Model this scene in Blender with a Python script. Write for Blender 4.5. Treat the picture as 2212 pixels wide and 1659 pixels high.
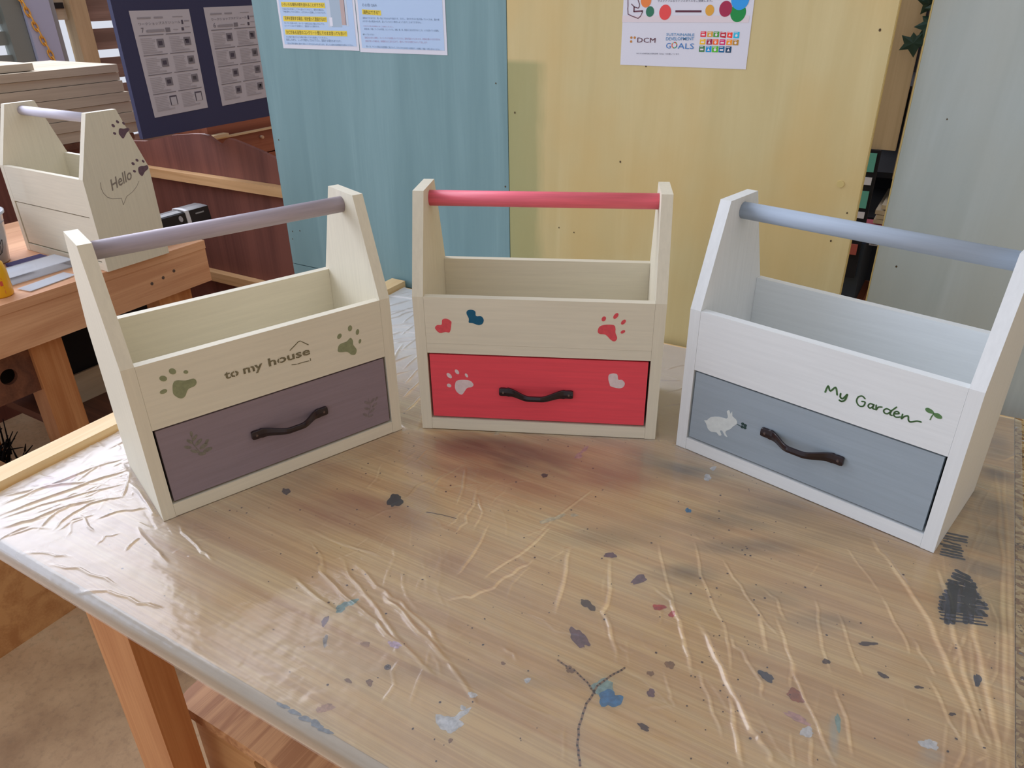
import bpy, bmesh, math, random
import numpy as np
from mathutils import Vector, Matrix, Quaternion
random.seed(7); np.random.seed(7)
for o in list(bpy.data.objects): bpy.data.objects.remove(o, do_unlink=True)
SC = bpy.context.scene
COL = SC.collection
TZ = 0.72                      # height of the table top above the floor
PI = math.pi

# ------------------------------------------------------------------ camera, world, light, exposure
cam_d = bpy.data.cameras.new('camera'); cam = bpy.data.objects.new('camera', cam_d); COL.objects.link(cam)
F_PX, PITCH, ROLL, YAW, CH = 1609.75, 0.48949, -0.01505, 0.54105, 0.61041
cam_d.sensor_fit = 'HORIZONTAL'; cam_d.sensor_width = 36.0; cam_d.lens = 36.0*F_PX/2212.0
cam_d.clip_start = 0.02; cam_d.clip_end = 60
cp, sp_ = math.cos(PITCH), math.sin(PITCH)
fw = Vector((0, cp, -sp_)); up = Vector((0, sp_, cp)); rt = Vector((1, 0, 0))
r2 = math.cos(ROLL)*rt + math.sin(ROLL)*up; u2 = -math.sin(ROLL)*rt + math.cos(ROLL)*up
Rz = Matrix.Rotation(YAW, 3, 'Z')
r2, u2, f2 = Rz@r2, Rz@u2, Rz@fw
cam.matrix_world = Matrix.Translation((1.0968, -1.27164, CH+TZ)) @ Matrix((r2, u2, -f2)).transposed().to_4x4()
SC.camera = cam

def s2l(c): return c/12.92 if c <= 0.04045 else ((c+0.055)/1.055)**2.4
def col(h):
    if isinstance(h, str): h = tuple(int(h[i:i+2], 16) for i in (0, 2, 4))
    return tuple(s2l(v/255.0) for v in h)+(1.0,)

world = bpy.data.worlds.new('world'); SC.world = world; world.use_nodes = True
bgn = world.node_tree.nodes['Background']; bgn.inputs[0].default_value = col((232, 236, 248)); bgn.inputs[1].default_value = 0.86
def area(name, loc, direction, sx, sy, power, color):
    d = bpy.data.lights.new(name, 'AREA'); d.shape = 'RECTANGLE'; d.size = sx; d.size_y = sy; d.energy = power; d.color = col(color)[:3]
    o = bpy.data.objects.new(name, d); COL.objects.link(o); o.location = loc
    o.rotation_euler = Vector(direction).to_track_quat('-Z', 'Z').to_euler(); return o
area('daylight_window', (-3.5, 1.6, 3.8), (1, 0, 0), 3.9, 6.2, 430, (240, 242, 255))
area('daylight_window_front', (-3.5, -2.7, 1.7), (1, 0.1, 0), 4.4, 3.0, 122, (212, 226, 255))  # unseen front-left window, brightens the faces turned to the left
vs = SC.view_settings
vs.view_transform = 'Standard'; vs.look = 'None'; vs.gamma = 1.0; vs.use_curve_mapping = False; vs.exposure = 0.0

# ------------------------------------------------------------------ materials
def new_mat(name):
    m = bpy.data.materials.new(name); m.use_nodes = True
    nt = m.node_tree; b = nt.nodes['Principled BSDF']; return m, nt, b
def N(nt, t, **kw):
    n = nt.nodes.new(t)
    for k, v in kw.items(): setattr(n, k, v)
    return n
def coords(nt, scale=(1, 1, 1), rot=(0, 0, 0), loc=(0, 0, 0)):
    tc = N(nt, 'ShaderNodeTexCoord'); mp = N(nt, 'ShaderNodeMapping')
    mp.inputs['Scale'].default_value = scale; mp.inputs['Rotation'].default_value = rot; mp.inputs['Location'].default_value = loc
    nt.links.new(tc.outputs['Object'], mp.inputs['Vector']); return mp.outputs['Vector']
def noise(nt, vec, scale, detail=4, rough=0.55, dist=0.0):
    n = N(nt, 'ShaderNodeTexNoise'); n.inputs['Scale'].default_value = scale; n.inputs['Detail'].default_value = detail
    n.inputs['Roughness'].default_value = rough; n.inputs['Distortion'].default_value = dist
    nt.links.new(vec, n.inputs['Vector']); return n.outputs['Fac']
def ramp(nt, fac, stops):
    r = N(nt, 'ShaderNodeValToRGB'); cr = r.color_ramp
    while len(cr.elements) < len(stops): cr.elements.new(0.5)
    for e, (p, c) in zip(cr.elements, stops): e.position = p; e.color = c if len(c) == 4 else col(c)
    nt.links.new(fac, r.inputs['Fac']); return r.outputs['Color']
def bump(nt, b, h, strength, dist=0.001):
    bn = N(nt, 'ShaderNodeBump'); bn.inputs['Strength'].default_value = strength; bn.inputs['Distance'].default_value = dist
    nt.links.new(h, bn.inputs['Height']); nt.links.new(bn.outputs['Normal'], b.inputs['Normal'])
def mixc(nt, f, a, b, mode='MIX'):
    m = N(nt, 'ShaderNodeMix', data_type='RGBA', blend_type=mode)
    for s, v in ((m.inputs[0], f), (m.inputs[6], a), (m.inputs[7], b)):
        if hasattr(v, 'links'): nt.links.new(v, s)
        else: s.default_value = v
    return m.outputs[2]
def plain(name, c, rough=0.6, metal=0.0, spec=0.5, bumps=0.0, bscale=300):
    m, nt, b = new_mat(name)
    b.inputs['Base Color'].default_value = col(c); b.inputs['Roughness'].default_value = rough; b.inputs['Metallic'].default_value = metal
    b.inputs['Specular IOR Level'].default_value = spec
    if bumps: bump(nt, b, noise(nt, coords(nt), bscale), bumps, 0.0006)
    return m
def paint(name, c, var=0.022, grain=(10, 200, 200), rough=0.55, under=None, amount=0.0):
    """brushed matt paint over wood; grain = stretch of the streaks"""
    m, nt, b = new_mat(name)
    v = coords(nt, grain); f = noise(nt, v, 1.0, 6, 0.6)
    c0 = tuple(max(0, x*(1-var)) for x in c); c1 = tuple(min(255, x*(1+var*0.6)) for x in c)
    out = ramp(nt, f, [(0.32, col(c0)), (0.68, col(c1))])
    if under is not None:
        f2_ = noise(nt, coords(nt, (3, 3, 3)), 2.0, 4, 0.6)
        k = ramp(nt, f2_, [(0.45, (0, 0, 0, 1)), (0.7, (amount, amount, amount, 1))])
        out = mixc(nt, k, out, col(under))
    nt.links.new(out, b.inputs['Base Color']); b.inputs['Roughness'].default_value = rough; b.inputs['Specular IOR Level'].default_value = 0.3
    bump(nt, b, f, 0.05, 0.0005)
    return m
def wood(name, light, dark, scale=1.0, axis='X', rough=0.55, contrast=(0.35, 0.65), spec=0.35):
    m, nt, b = new_mat(name)
    st = {'X': (1.2, 18, 18), 'Y': (18, 1.2, 18), 'Z': (18, 18, 1.2)}[axis]
    v = coords(nt, tuple(s*scale for s in st))
    big = noise(nt, v, 1.0, 3, 0.5, 1.2)
    st2 = {'X': (4, 260, 260), 'Y': (260, 4, 260), 'Z': (260, 260, 4)}[axis]
    fine = noise(nt, coords(nt, tuple(s*scale for s in st2)), 1.0, 4, 0.6)
    wv = N(nt, 'ShaderNodeMath', operation='MULTIPLY_ADD'); wv.inputs[1].default_value = 0.35
    nt.links.new(fine, wv.inputs[0]); nt.links.new(big, wv.inputs[2])
    sb = N(nt, 'ShaderNodeMath', operation='SUBTRACT'); sb.inputs[1].default_value = 0.175; nt.links.new(wv.outputs[0], sb.inputs[0])
    out = ramp(nt, sb.outputs[0], [(contrast[0], col(dark)), (contrast[1], col(light))])
    nt.links.new(out, b.inputs['Base Color']); b.inputs['Roughness'].default_value = rough; b.inputs['Specular IOR Level'].default_value = spec
    bump(nt, b, sb.outputs[0], 0.2, 0.0005)
    return m

M = {}
M['cream'] = paint('cream_paint', (224, 217, 196)); M['cream_z'] = paint('cream_paint_upright', (224, 217, 196), grain=(200, 200, 10))
M['white'] = paint('white_paint', (228, 231, 230), 0.018); M['white_z'] = paint('white_paint_upright', (228, 231, 230), 0.018, grain=(200, 200, 10))
M['mauve'] = paint('mauve_paint', (142, 127, 134), 0.035); M['red'] = paint('red_paint', (236, 80, 92), 0.035); M['blue'] = paint('blue_grey_paint', (156, 168, 176), 0.03)
M['mauve_rod'] = paint('mauve_rod_paint', (178, 166, 176), 0.06, rough=0.4); M['red_rod'] = paint('coral_rod_paint', (240, 112, 128), 0.06, rough=0.4)
M['blue_rod'] = paint('blue_rod_paint', (164, 176, 190), 0.03, rough=0.6); M['grey_rod'] = paint('grey_rod_paint', (196, 192, 204), 0.04)
M['dark_gap'] = plain('dark_drawer_inside', (48, 38, 34), 0.9)
M['handle'] = plain('dark_brown_handle', (34, 19, 23), 0.25, bumps=0.1)
M['screw'] = plain('dull_screw', (120, 105, 100), 0.35, 0.8)
M['sage'] = paint('sage_stencil_paint', (142, 147, 112), 0.08, (150, 150, 150)); M['olive'] = paint('olive_stencil_paint', (124, 116, 90), 0.25, (300, 300, 300))
M['sage_faint'] = paint('faint_sage_stencil_paint', (130, 119, 118), 0.12, (300, 300, 300)); M['sage_faint2'] = paint('faint_green_stencil_paint', (126, 121, 110), 0.12, (300, 300, 300))
M['coral'] = paint('coral_stencil_paint', (222, 84, 92), 0.06, (150, 150, 150)); M['petrol'] = paint('petrol_stencil_paint', (20, 92, 124), 0.06, (150, 150, 150))
M['offwhite'] = paint('off_white_stencil_paint', (226, 206, 206), 0.04, (150, 150, 150)); M['rabbit'] = paint('pale_stencil_paint', (214, 220, 216), 0.03, (150, 150, 150))
M['green'] = paint('green_stencil_paint', (92, 130, 82), 0.1, (300, 300, 300)); M['dgreen'] = plain('dark_green_stencil', (40, 66, 62))
M['purple'] = paint('purple_stencil_paint', (108, 86, 98), 0.1, (200, 200, 200)); M['pencil'] = plain('grey_stencil', (138, 128, 118))
M['teal'] = None
M['pine'] = wood('orange_pine', (224, 174, 134), (200, 146, 108), 1.0, 'Y'); M['pine_z'] = wood('orange_pine_upright', (208, 150, 100), (180, 118, 72), 1.0, 'Z')
M['pine_x'] = wood('orange_pine_crosswise', (218, 168, 118), (190, 136, 90), 1.0, 'X')
M['pale'] = wood('pale_raw_pine', (240, 214, 168), (226, 192, 140), 1.0, 'Y'); M['palerail'] = wood('pale_rail_pine', (226, 184, 134), (204, 158, 108), 1.0, 'X')
M['walnut'] = wood('red_brown_plywood', (134, 84, 72), (108, 66, 58), 0.5, 'Z', 0.6); M['walnut_x'] = wood('brown_stained_board', (126, 82, 62), (92, 58, 46), 0.8, 'X', 0.4)
M['redwood'] = wood('reddish_cabinet_wood', (172, 108, 82), (140, 82, 62), 0.7, 'Y', 0.5)
M['beige'] = wood('weathered_beige_board', (204, 190, 166), (182, 166, 142), 0.7, 'Y', 0.7); M['beige_z'] = wood('beige_upright_board', (200, 176, 140), (172, 148, 114), 0.6, 'Z', 0.7)
M['slat'] = wood('brown_louvre_wood', (148, 122, 112), (112, 90, 82), 0.7, 'Y', 0.6)
M['greyslat'] = plain('grey_louvre_paint', (128, 134, 128), 0.7); M['lav'] = plain('lavender_post_paint', (176, 182, 208), 0.6, bumps=0.2, bscale=60)
M['postgrey'] = plain('grey_post_paint', (150, 154, 158), 0.7)
M['navy'] = plain('navy_board', (52, 54, 88), 0.75, bumps=0.3, bscale=500)
M['paper'] = plain('white_paper', (222, 222, 232), 0.8); M['paperblue'] = plain('pale_blue_print', (178, 202, 230), 0.75); M['papergrey'] = plain('grey_printed_paper', (190, 186, 196), 0.85)
M['black'] = plain('black_plastic', (26, 26, 32), 0.35); M['blackm'] = plain('black_matt', (20, 19, 24), 0.9)
M['orange'] = plain('orange_chain_plastic', (236, 176, 76), 0.5); M['yellowbottle'] = plain('yellow_bottle_plastic', (236, 178, 30), 0.3); M['redlabel'] = plain('red_label_print', (206, 84, 66), 0.5)
M['greyplastic'] = plain('light_grey_plastic', (206, 208, 214), 0.4); M['sil'] = plain('pale_label', (168, 172, 184), 0.4)
M['pink'] = plain('pink_paper', (232, 196, 184), 0.8); M['purplemat'] = plain('purple_cloth', (70, 62, 104), 0.9)
M['aqua'] = plain('aqua_label', (96, 176, 160), 0.6); M['brick'] = plain('brick_red_box', (170, 84, 74), 0.7); M['pinkbox'] = plain('pink_box', (196, 98, 112), 0.7); M['darkblue'] = plain('dark_blue_box', (38, 50, 66), 0.6)
M['ivy'] = plain('ivy_leaf', (22, 56, 42), 0.4); M['ivy2'] = plain('bright_ivy_leaf', (34, 132, 84), 0.4)
M['knot'] = plain('dark_knot', (84, 66, 40), 0.8); M['knobw'] = plain('pale_wood_knob', (214, 178, 140), 0.5)

def ply(name, light, dark, hue2=None, streak=0.5):
    m, nt, b = new_mat(name)
    f = noise(nt, coords(nt, (14, 14, 1.3)), 1.0, 4, 0.55, 1.0)
    out = ramp(nt, f, [(0.3, col(dark)), (0.5, col(tuple((a+c)/2 for a, c in zip(light, dark)))), (0.7, col(light))])
    f3 = noise(nt, coords(nt, (160, 160, 5)), 1.0, 4, 0.6)
    out = mixc(nt, ramp(nt, f3, [(0.4, (0, 0, 0, 1)), (0.7, (streak, streak, streak, 1))]), out, col(dark))
    if hue2:
        f4 = noise(nt, coords(nt, (3, 3, 2)), 1.3, 3, 0.6)
        out = mixc(nt, ramp(nt, f4, [(0.45, (0, 0, 0, 1)), (0.7, (0.7, 0.7, 0.7, 1))]), out, col(hue2))
    nt.links.new(out, b.inputs['Base Color']); b.inputs['Roughness'].default_value = 0.6; b.inputs['Specular IOR Level'].default_value = 0.3
    bump(nt, b, f3, 0.25, 0.0006)
    return m, nt, b, out
M['teal'] = ply('teal_stained_plywood', (132, 164, 168), (116, 148, 152), None, 0.3)[0]
m, nt, b, out = ply('yellow_stained_plywood', (216, 200, 150), (204, 186, 134), (212, 180, 116), 0.25)
# olive overlap of the teal stain along the left edge of the yellow board
tc = N(nt, 'ShaderNodeTexCoord'); sx = N(nt, 'ShaderNodeSeparateXYZ'); nt.links.new(tc.outputs['Object'], sx.inputs[0])
nz = noise(nt, coords(nt, (20, 20, 4)), 1.0, 4, 0.6)
ad = N(nt, 'ShaderNodeMath', operation='MULTIPLY_ADD'); ad.inputs[1].default_value = 0.05; nt.links.new(nz, ad.inputs[0]); nt.links.new(sx.outputs['X'], ad.inputs[2])
kx = ramp(nt, ad.outputs[0], [(0.0, (0.75, 0.75, 0.75, 1)), (0.085, (0.6, 0.6, 0.6, 1)), (0.105, (0, 0, 0, 1))])
mz = N(nt, 'ShaderNodeMapRange'); mz.inputs['From Min'].default_value = 1.215; mz.inputs['From Max'].default_value = 1.205; nt.links.new(sx.outputs['Z'], mz.inputs['Value'])
mu = N(nt, 'ShaderNodeMath', operation='MULTIPLY'); nt.links.new(kx, mu.inputs[0]); nt.links.new(mz.outputs[0], mu.inputs[1])
nt.links.new(mixc(nt, mu.outputs[0], out, col((146, 152, 104))), b.inputs['Base Color']); M['yellow'] = m
M['greyply'] = ply('grey_green_painted_plywood', (190, 200, 198), (174, 184, 180), (182, 186, 176), 0.25)[0]

# bare-wood edge of the stained plywood
M['plyedge'] = plain('yellow_plywood_edge', (206, 184, 120), 0.7)

# concrete floor
m, nt, b = new_mat('beige_concrete_floor')
f = noise(nt, coords(nt), 2.2, 8, 0.65); out = ramp(nt, f, [(0.3, col((166, 132, 98))), (0.5, col((206, 172, 132))), (0.7, col((222, 198, 160)))])
f5 = noise(nt, coords(nt), 60, 4, 0.7); out = mixc(nt, ramp(nt, f5, [(0.5, (0, 0, 0, 1)), (0.72, (0.35, 0.35, 0.35, 1))]), out, col((128, 108, 84)))
nt.links.new(out, b.inputs['Base Color']); b.inputs['Roughness'].default_value = 0.7; bump(nt, b, f5, 0.2, 0.002); M['floor'] = m

# chipboard with paint spatter
m, nt, b = new_mat('paint_spattered_chipboard')
vo = N(nt, 'ShaderNodeTexVoronoi'); vo.inputs['Scale'].default_value = 150; nt.links.new(coords(nt, (1, 1.6, 1), (0, 0, 0.6)), vo.inputs['Vector'])
sx = N(nt, 'ShaderNodeSeparateColor'); nt.links.new(vo.outputs['Color'], sx.inputs[0])
out = ramp(nt, sx.outputs[0], [(0.1, col((150, 112, 66))), (0.5, col((196, 166, 110))), (0.9, col((222, 200, 150)))])
f = noise(nt, coords(nt), 60, 5, 0.7); out = mixc(nt, ramp(nt, f, [(0.58, (0, 0, 0, 1)), (0.62, (1, 1, 1, 1))]), out, col((84, 60, 40)))
f = noise(nt, coords(nt, (1, 1, 1), (0, 0, 0), (3, 1, 0)), 50, 5, 0.7); out = mixc(nt, ramp(nt, f, [(0.62, (0, 0, 0, 1)), (0.65, (1, 1, 1, 1))]), out, col((214, 220, 224)))
f = noise(nt, coords(nt, (1, 1, 1), (0, 0, 0), (7, 9, 0)), 42, 5, 0.7); out = mixc(nt, ramp(nt, f, [(0.64, (0, 0, 0, 1)), (0.67, (1, 1, 1, 1))]), out, col((120, 140, 160)))
nt.links.new(out, b.inputs['Base Color']); b.inputs['Roughness'].default_value = 0.75; bump(nt, b, sx.outputs[0], 0.8, 0.002); M['osb'] = m

# table top: pine with the stains given per vertex
m, nt, b = new_mat('stained_pine_table_top')
wv = N(nt, 'ShaderNodeTexNoise'); wv.inputs['Scale'].default_value = 1; wv.inputs['Detail'].default_value = 3; wv.inputs['Distortion'].default_value = 0.8
nt.links.new(coords(nt, (1.6, 42, 10)), wv.inputs['Vector'])
fine = noise(nt, coords(nt, (5, 330, 60)), 1, 5, 0.65)
base = ramp(nt, wv.outputs['Fac'], [(0.3, col((230, 190, 134))), (0.5, col((243, 211, 154))), (0.7, col((250, 226, 172)))])
base = mixc(nt, ramp(nt, fine, [(0.42, (0.3, 0.3, 0.3, 1)), (0.6, (0, 0, 0, 1))]), base, col((184, 138, 94)))
at = N(nt, 'ShaderNodeVertexColor', layer_name='stain')
base = mixc(nt, at.outputs['Alpha'], base, at.outputs['Color'])
nt.links.new(base, b.inputs['Base Color']); b.inputs['Roughness'].default_value = 0.5; b.inputs['Specular IOR Level'].default_value = 0.3
M['table'] = m

# thin milky plastic sheet
m, nt, b = new_mat('clear_plastic_film')
nt.nodes.remove(b); mo = nt.nodes['Material Output']
tr = N(nt, 'ShaderNodeBsdfTransparent'); tr.inputs[0].default_value = (0.97, 0.97, 0.97, 1)
df = N(nt, 'ShaderNodeBsdfDiffuse'); df.inputs[0].default_value = (0.88, 0.88, 0.88, 1)
gl = N(nt, 'ShaderNodeBsdfAnisotropic') if False else N(nt, 'ShaderNodeBsdfGlossy'); gl.inputs['Roughness'].default_value = 0.17; gl.inputs[0].default_value = (1, 1, 1, 1)
gl2 = N(nt, 'ShaderNodeBsdfGlossy'); gl2.inputs['Roughness'].default_value = 0.5; gl2.inputs[0].default_value = (1, 1, 1, 1)
fr = N(nt, 'ShaderNodeFresnel'); fr.inputs['IOR'].default_value = 1.5
x2 = N(nt, 'ShaderNodeMath', operation='MULTIPLY'); x2.inputs[1].default_value = 1.5; x2.use_clamp = True; nt.links.new(fr.outputs[0], x2.inputs[0])
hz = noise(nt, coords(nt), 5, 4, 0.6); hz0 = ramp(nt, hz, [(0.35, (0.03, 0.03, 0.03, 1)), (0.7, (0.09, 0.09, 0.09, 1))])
tcf = N(nt, 'ShaderNodeTexCoord'); sxf = N(nt, 'ShaderNodeSeparateXYZ'); nt.links.new(tcf.outputs['Object'], sxf.inputs[0])   # the sheet is whitened towards its left end, window glare painted into its haze
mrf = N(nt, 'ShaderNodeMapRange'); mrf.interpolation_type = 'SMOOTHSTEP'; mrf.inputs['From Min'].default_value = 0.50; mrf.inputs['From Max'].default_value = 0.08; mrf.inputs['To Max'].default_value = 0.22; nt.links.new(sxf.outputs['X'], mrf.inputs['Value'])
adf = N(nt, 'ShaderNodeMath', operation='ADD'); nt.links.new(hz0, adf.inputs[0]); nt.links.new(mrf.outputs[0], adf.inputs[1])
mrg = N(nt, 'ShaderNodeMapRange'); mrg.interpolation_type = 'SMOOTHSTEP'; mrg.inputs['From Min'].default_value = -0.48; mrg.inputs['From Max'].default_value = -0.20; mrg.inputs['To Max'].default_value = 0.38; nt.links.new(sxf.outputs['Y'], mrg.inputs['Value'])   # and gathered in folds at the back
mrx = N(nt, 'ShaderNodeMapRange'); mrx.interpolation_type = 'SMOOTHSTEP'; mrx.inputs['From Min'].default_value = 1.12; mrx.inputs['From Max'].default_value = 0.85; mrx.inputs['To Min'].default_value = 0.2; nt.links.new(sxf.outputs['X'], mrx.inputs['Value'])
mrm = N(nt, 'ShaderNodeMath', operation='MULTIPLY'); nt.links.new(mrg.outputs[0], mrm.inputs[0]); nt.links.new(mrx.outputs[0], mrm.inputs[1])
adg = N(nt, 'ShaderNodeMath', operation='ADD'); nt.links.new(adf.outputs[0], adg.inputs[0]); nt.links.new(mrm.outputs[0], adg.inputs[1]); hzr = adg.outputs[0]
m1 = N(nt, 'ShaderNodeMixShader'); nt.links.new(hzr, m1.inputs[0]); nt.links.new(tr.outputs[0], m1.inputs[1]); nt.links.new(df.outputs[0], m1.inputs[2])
mg = N(nt, 'ShaderNodeMixShader'); mg.inputs[0].default_value = 0.45; nt.links.new(gl.outputs[0], mg.inputs[1]); nt.links.new(gl2.outputs[0], mg.inputs[2])
m2 = N(nt, 'ShaderNodeMixShader'); nt.links.new(x2.outputs[0], m2.inputs[0]); nt.links.new(m1.outputs[0], m2.inputs[1]); nt.links.new(mg.outputs[0], m2.inputs[2])
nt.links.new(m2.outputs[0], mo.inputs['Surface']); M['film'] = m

def clear(name, c=(0.9, 0.93, 0.95), haze=0.25):
    m, nt, b = new_mat(name); nt.nodes.remove(b); mo = nt.nodes['Material Output']
    tr = N(nt, 'ShaderNodeBsdfTransparent'); tr.inputs[0].default_value = c+(1,)
    pr = N(nt, 'ShaderNodeBsdfPrincipled'); pr.inputs['Base Color'].default_value = (0.86, 0.88, 0.92, 1); pr.inputs['Roughness'].default_value = 0.12
    fr = N(nt, 'ShaderNodeFresnel'); ad = N(nt, 'ShaderNodeMath', operation='ADD'); ad.inputs[1].default_value = haze; nt.links.new(fr.outputs[0], ad.inputs[0])
    mx = N(nt, 'ShaderNodeMixShader'); nt.links.new(ad.outputs[0], mx.inputs[0]); nt.links.new(tr.outputs[0], mx.inputs[1]); nt.links.new(pr.outputs[0], mx.inputs[2])
    nt.links.new(mx.outputs[0], mo.inputs['Surface']); return m
M['clear'] = clear('clear_plastic', (0.97, 0.97, 0.97), 0.06); M['milky'] = clear('milky_bucket_plastic', (0.8, 0.88, 0.93), 0.42)
flat = {}
def fm(c):
    if c not in flat: flat[c] = plain('print_'+(c if isinstance(c, str) else '%02x%02x%02x' % c), c, 0.7)
    return flat[c]

# ------------------------------------------------------------------ geometry helpers
def link(name, me, mat=None, parent=None, loc=None, rot=None):
    o = bpy.data.objects.new(name, me); COL.objects.link(o)
    if mat is not None:
        for mm in (mat if isinstance(mat, (list, tuple)) else [mat]): me.materials.append(mm)
    if parent is not None: o.parent = parent
    if loc is not None: o.location = loc
    if rot is not None: o.rotation_euler = rot
    return o
def tag(o, label=None, cat=None, group=None, kind=None):
    if label: o['label'] = label
    if cat: o['category'] = cat
    if group: o['group'] = group
    if kind: o['kind'] = kind
    return o
def thing(name, label, cat, loc=(0, 0, 0), rz=0.0, group=None):
    o = bpy.data.objects.new(name, None); COL.objects.link(o); o.location = loc; o.rotation_euler = (0, 0, rz); o.empty_display_size = 0.05
    return tag(o, label, cat, group)
def bm_obj(name, bm, mat, parent=None, bevel=0.0, seg=2, smooth=False, loc=None, rot=None):
    if bevel:
        bmesh.ops.bevel(bm, geom=[e for e in bm.edges if len(e.link_faces) == 2 and e.calc_face_angle(0) > 0.5], offset=bevel, segments=seg, profile=0.6, affect='EDGES', clamp_overlap=True)
    bmesh.ops.recalc_face_normals(bm, faces=bm.faces)
    me = bpy.data.meshes.new(name); bm.to_mesh(me); bm.free()
    if smooth:
        for p in me.polygons: p.use_smooth = True
    return link(name, me, mat, parent, loc, rot)
def add_box(bm, a, b, mi=0):
    vs_ = [bm.verts.new((x, y, z)) for x in (a[0], b[0]) for y in (a[1], b[1]) for z in (a[2], b[2])]
    for q in ((0, 1, 3, 2), (4, 6, 7, 5), (0, 4, 5, 1), (2, 3, 7, 6), (0, 2, 6, 4), (1, 5, 7, 3)):
        f = bm.faces.new([vs_[i] for i in q]); f.material_index = mi
def box(name, a, b, mat, parent=None, bevel=0.0, seg=2, loc=None, rot=None):
    bm = bmesh.new(); add_box(bm, a, b); return bm_obj(name, bm, mat, parent, bevel, seg, False, loc, rot)
def add_prism(bm, poly, axis, t0, t1, mi=0):
    """poly in the two other axes (cyclic order), extruded along axis"""
    def mk(p, t):
        return {'X': (t, p[0], p[1]), 'Y': (p[0], t, p[1]), 'Z': (p[0], p[1], t)}[axis]
    a = [bm.verts.new(mk(p, t0)) for p in poly]; b = [bm.verts.new(mk(p, t1)) for p in poly]
    n = len(poly); f = bm.faces.new(a); f.material_index = mi; f = bm.faces.new(b[::-1]); f.material_index = mi
    for i in range(n):
        f = bm.faces.new((a[i], b[i], b[(i+1) % n], a[(i+1) % n])); f.material_index = mi
def add_lathe(bm, prof, c=(0, 0, 0), seg=32, mi=0, close=True):
    rings = []
    for r, z in prof:
        rings.append([bm.verts.new((c[0]+r*math.cos(2*PI*i/seg), c[1]+r*math.sin(2*PI*i/seg), c[2]+z)) for i in range(seg)])
    for a, b in zip(rings, rings[1:]):
        for i in range(seg):
            f = bm.faces.new((a[i], a[(i+1) % seg], b[(i+1) % seg], b[i])); f.material_index = mi; f.smooth = True
    if close:
        bm.faces.new(rings[0][::-1]).material_index = mi; bm.faces.new(rings[-1]).material_index = mi
def add_tube(bm, pts, r, seg=10, mi=0):
    pts = [Vector(p) for p in pts]; rings = []
    for i, p in enumerate(pts):
        d = (pts[min(i+1, len(pts)-1)]-pts[max(i-1, 0)]).normalized()
        a = d.orthogonal().normalized() if i == 0 else (pa - d*pa.dot(d)).normalized()
        pa = a; bb = d.cross(a)
        rr_ = r[i] if isinstance(r, (list, tuple)) else r
        rings.append([bm.verts.new(p+rr_*(math.cos(2*PI*k/seg)*a+math.sin(2*PI*k/seg)*bb)) for k in range(seg)])
    for A_, B_ in zip(rings, rings[1:]):
        for k in range(seg):
            f = bm.faces.new((A_[k], A_[(k+1) % seg], B_[(k+1) % seg], B_[k])); f.smooth = True; f.material_index = mi
    bm.faces.new(rings[0][::-1]).material_index = mi; bm.faces.new(rings[-1]).material_index = mi
def smooth_poly(p, n=4):
    out = []; k = len(p)
    for i in range(k):
        p0, p1, p2_, p3 = p[(i-1) % k], p[i], p[(i+1) % k], p[(i+2) % k]
        for j in range(n):
            t = j/n
            out.append(tuple(0.5*((2*b_)+(-a_+c_)*t+(2*a_-5*b_+4*c_-d_)*t*t+(-a_+3*b_-3*c_+d_)*t**3) for a_, b_, c_, d_ in zip(p0, p1, p2_, p3)))
    return out
def ellipse(c, a, b, ang=0, n=16):
    ca, sa = math.cos(ang), math.sin(ang)
    return [(c[0]+a*math.cos(t)*ca-b*math.sin(t)*sa, c[1]+a*math.cos(t)*sa+b*math.sin(t)*ca) for t in (2*PI*i/n for i in range(n))]
def ribbon_polys(pts, w, caps=True):
    out = []
    for (x0, y0), (x1, y1) in zip(pts, pts[1:]):
        dx, dy = x1-x0, y1-y0; l = math.hypot(dx, dy) or 1e-9; nx, ny = -dy/l*w/2, dx/l*w/2
        out.append([(x0+nx, y0+ny), (x0-nx, y0-ny), (x1-nx, y1-ny), (x1+nx, y1+ny)])
    if caps: out += [ellipse(p, w/2, w/2, 0, 8) for p in pts]
    return out
def decal(name, polys, place, mat, parent, th=0.0003, label=None):
    """painted marks: each polygon (in metres on the face) becomes a thin film proud of the surface; place(u, v, d) -> xyz"""
    bm = bmesh.new()
    for p in polys:
        a = [bm.verts.new(place(u, v, th)) for u, v in p]
        try: f = bm.faces.new(a)
        except ValueError: continue
        r = bmesh.ops.extrude_face_region(bm, geom=[f])
        for v in [g for g in r['geom'] if isinstance(g, bmesh.types.BMVert)]:
            pass
        # move the copy back into the surface
        n0 = Vector(place(0, 0, 0))-Vector(place(0, 0, th))
        bmesh.ops.translate(bm, verts=a, vec=n0)
    bmesh.ops.triangulate(bm, faces=[f for f in bm.faces if len(f.verts) > 4])
    o = bm_obj(name, bm, mat, parent)
    if label: o['label'] = label
    return o
_tc = {}
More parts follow.
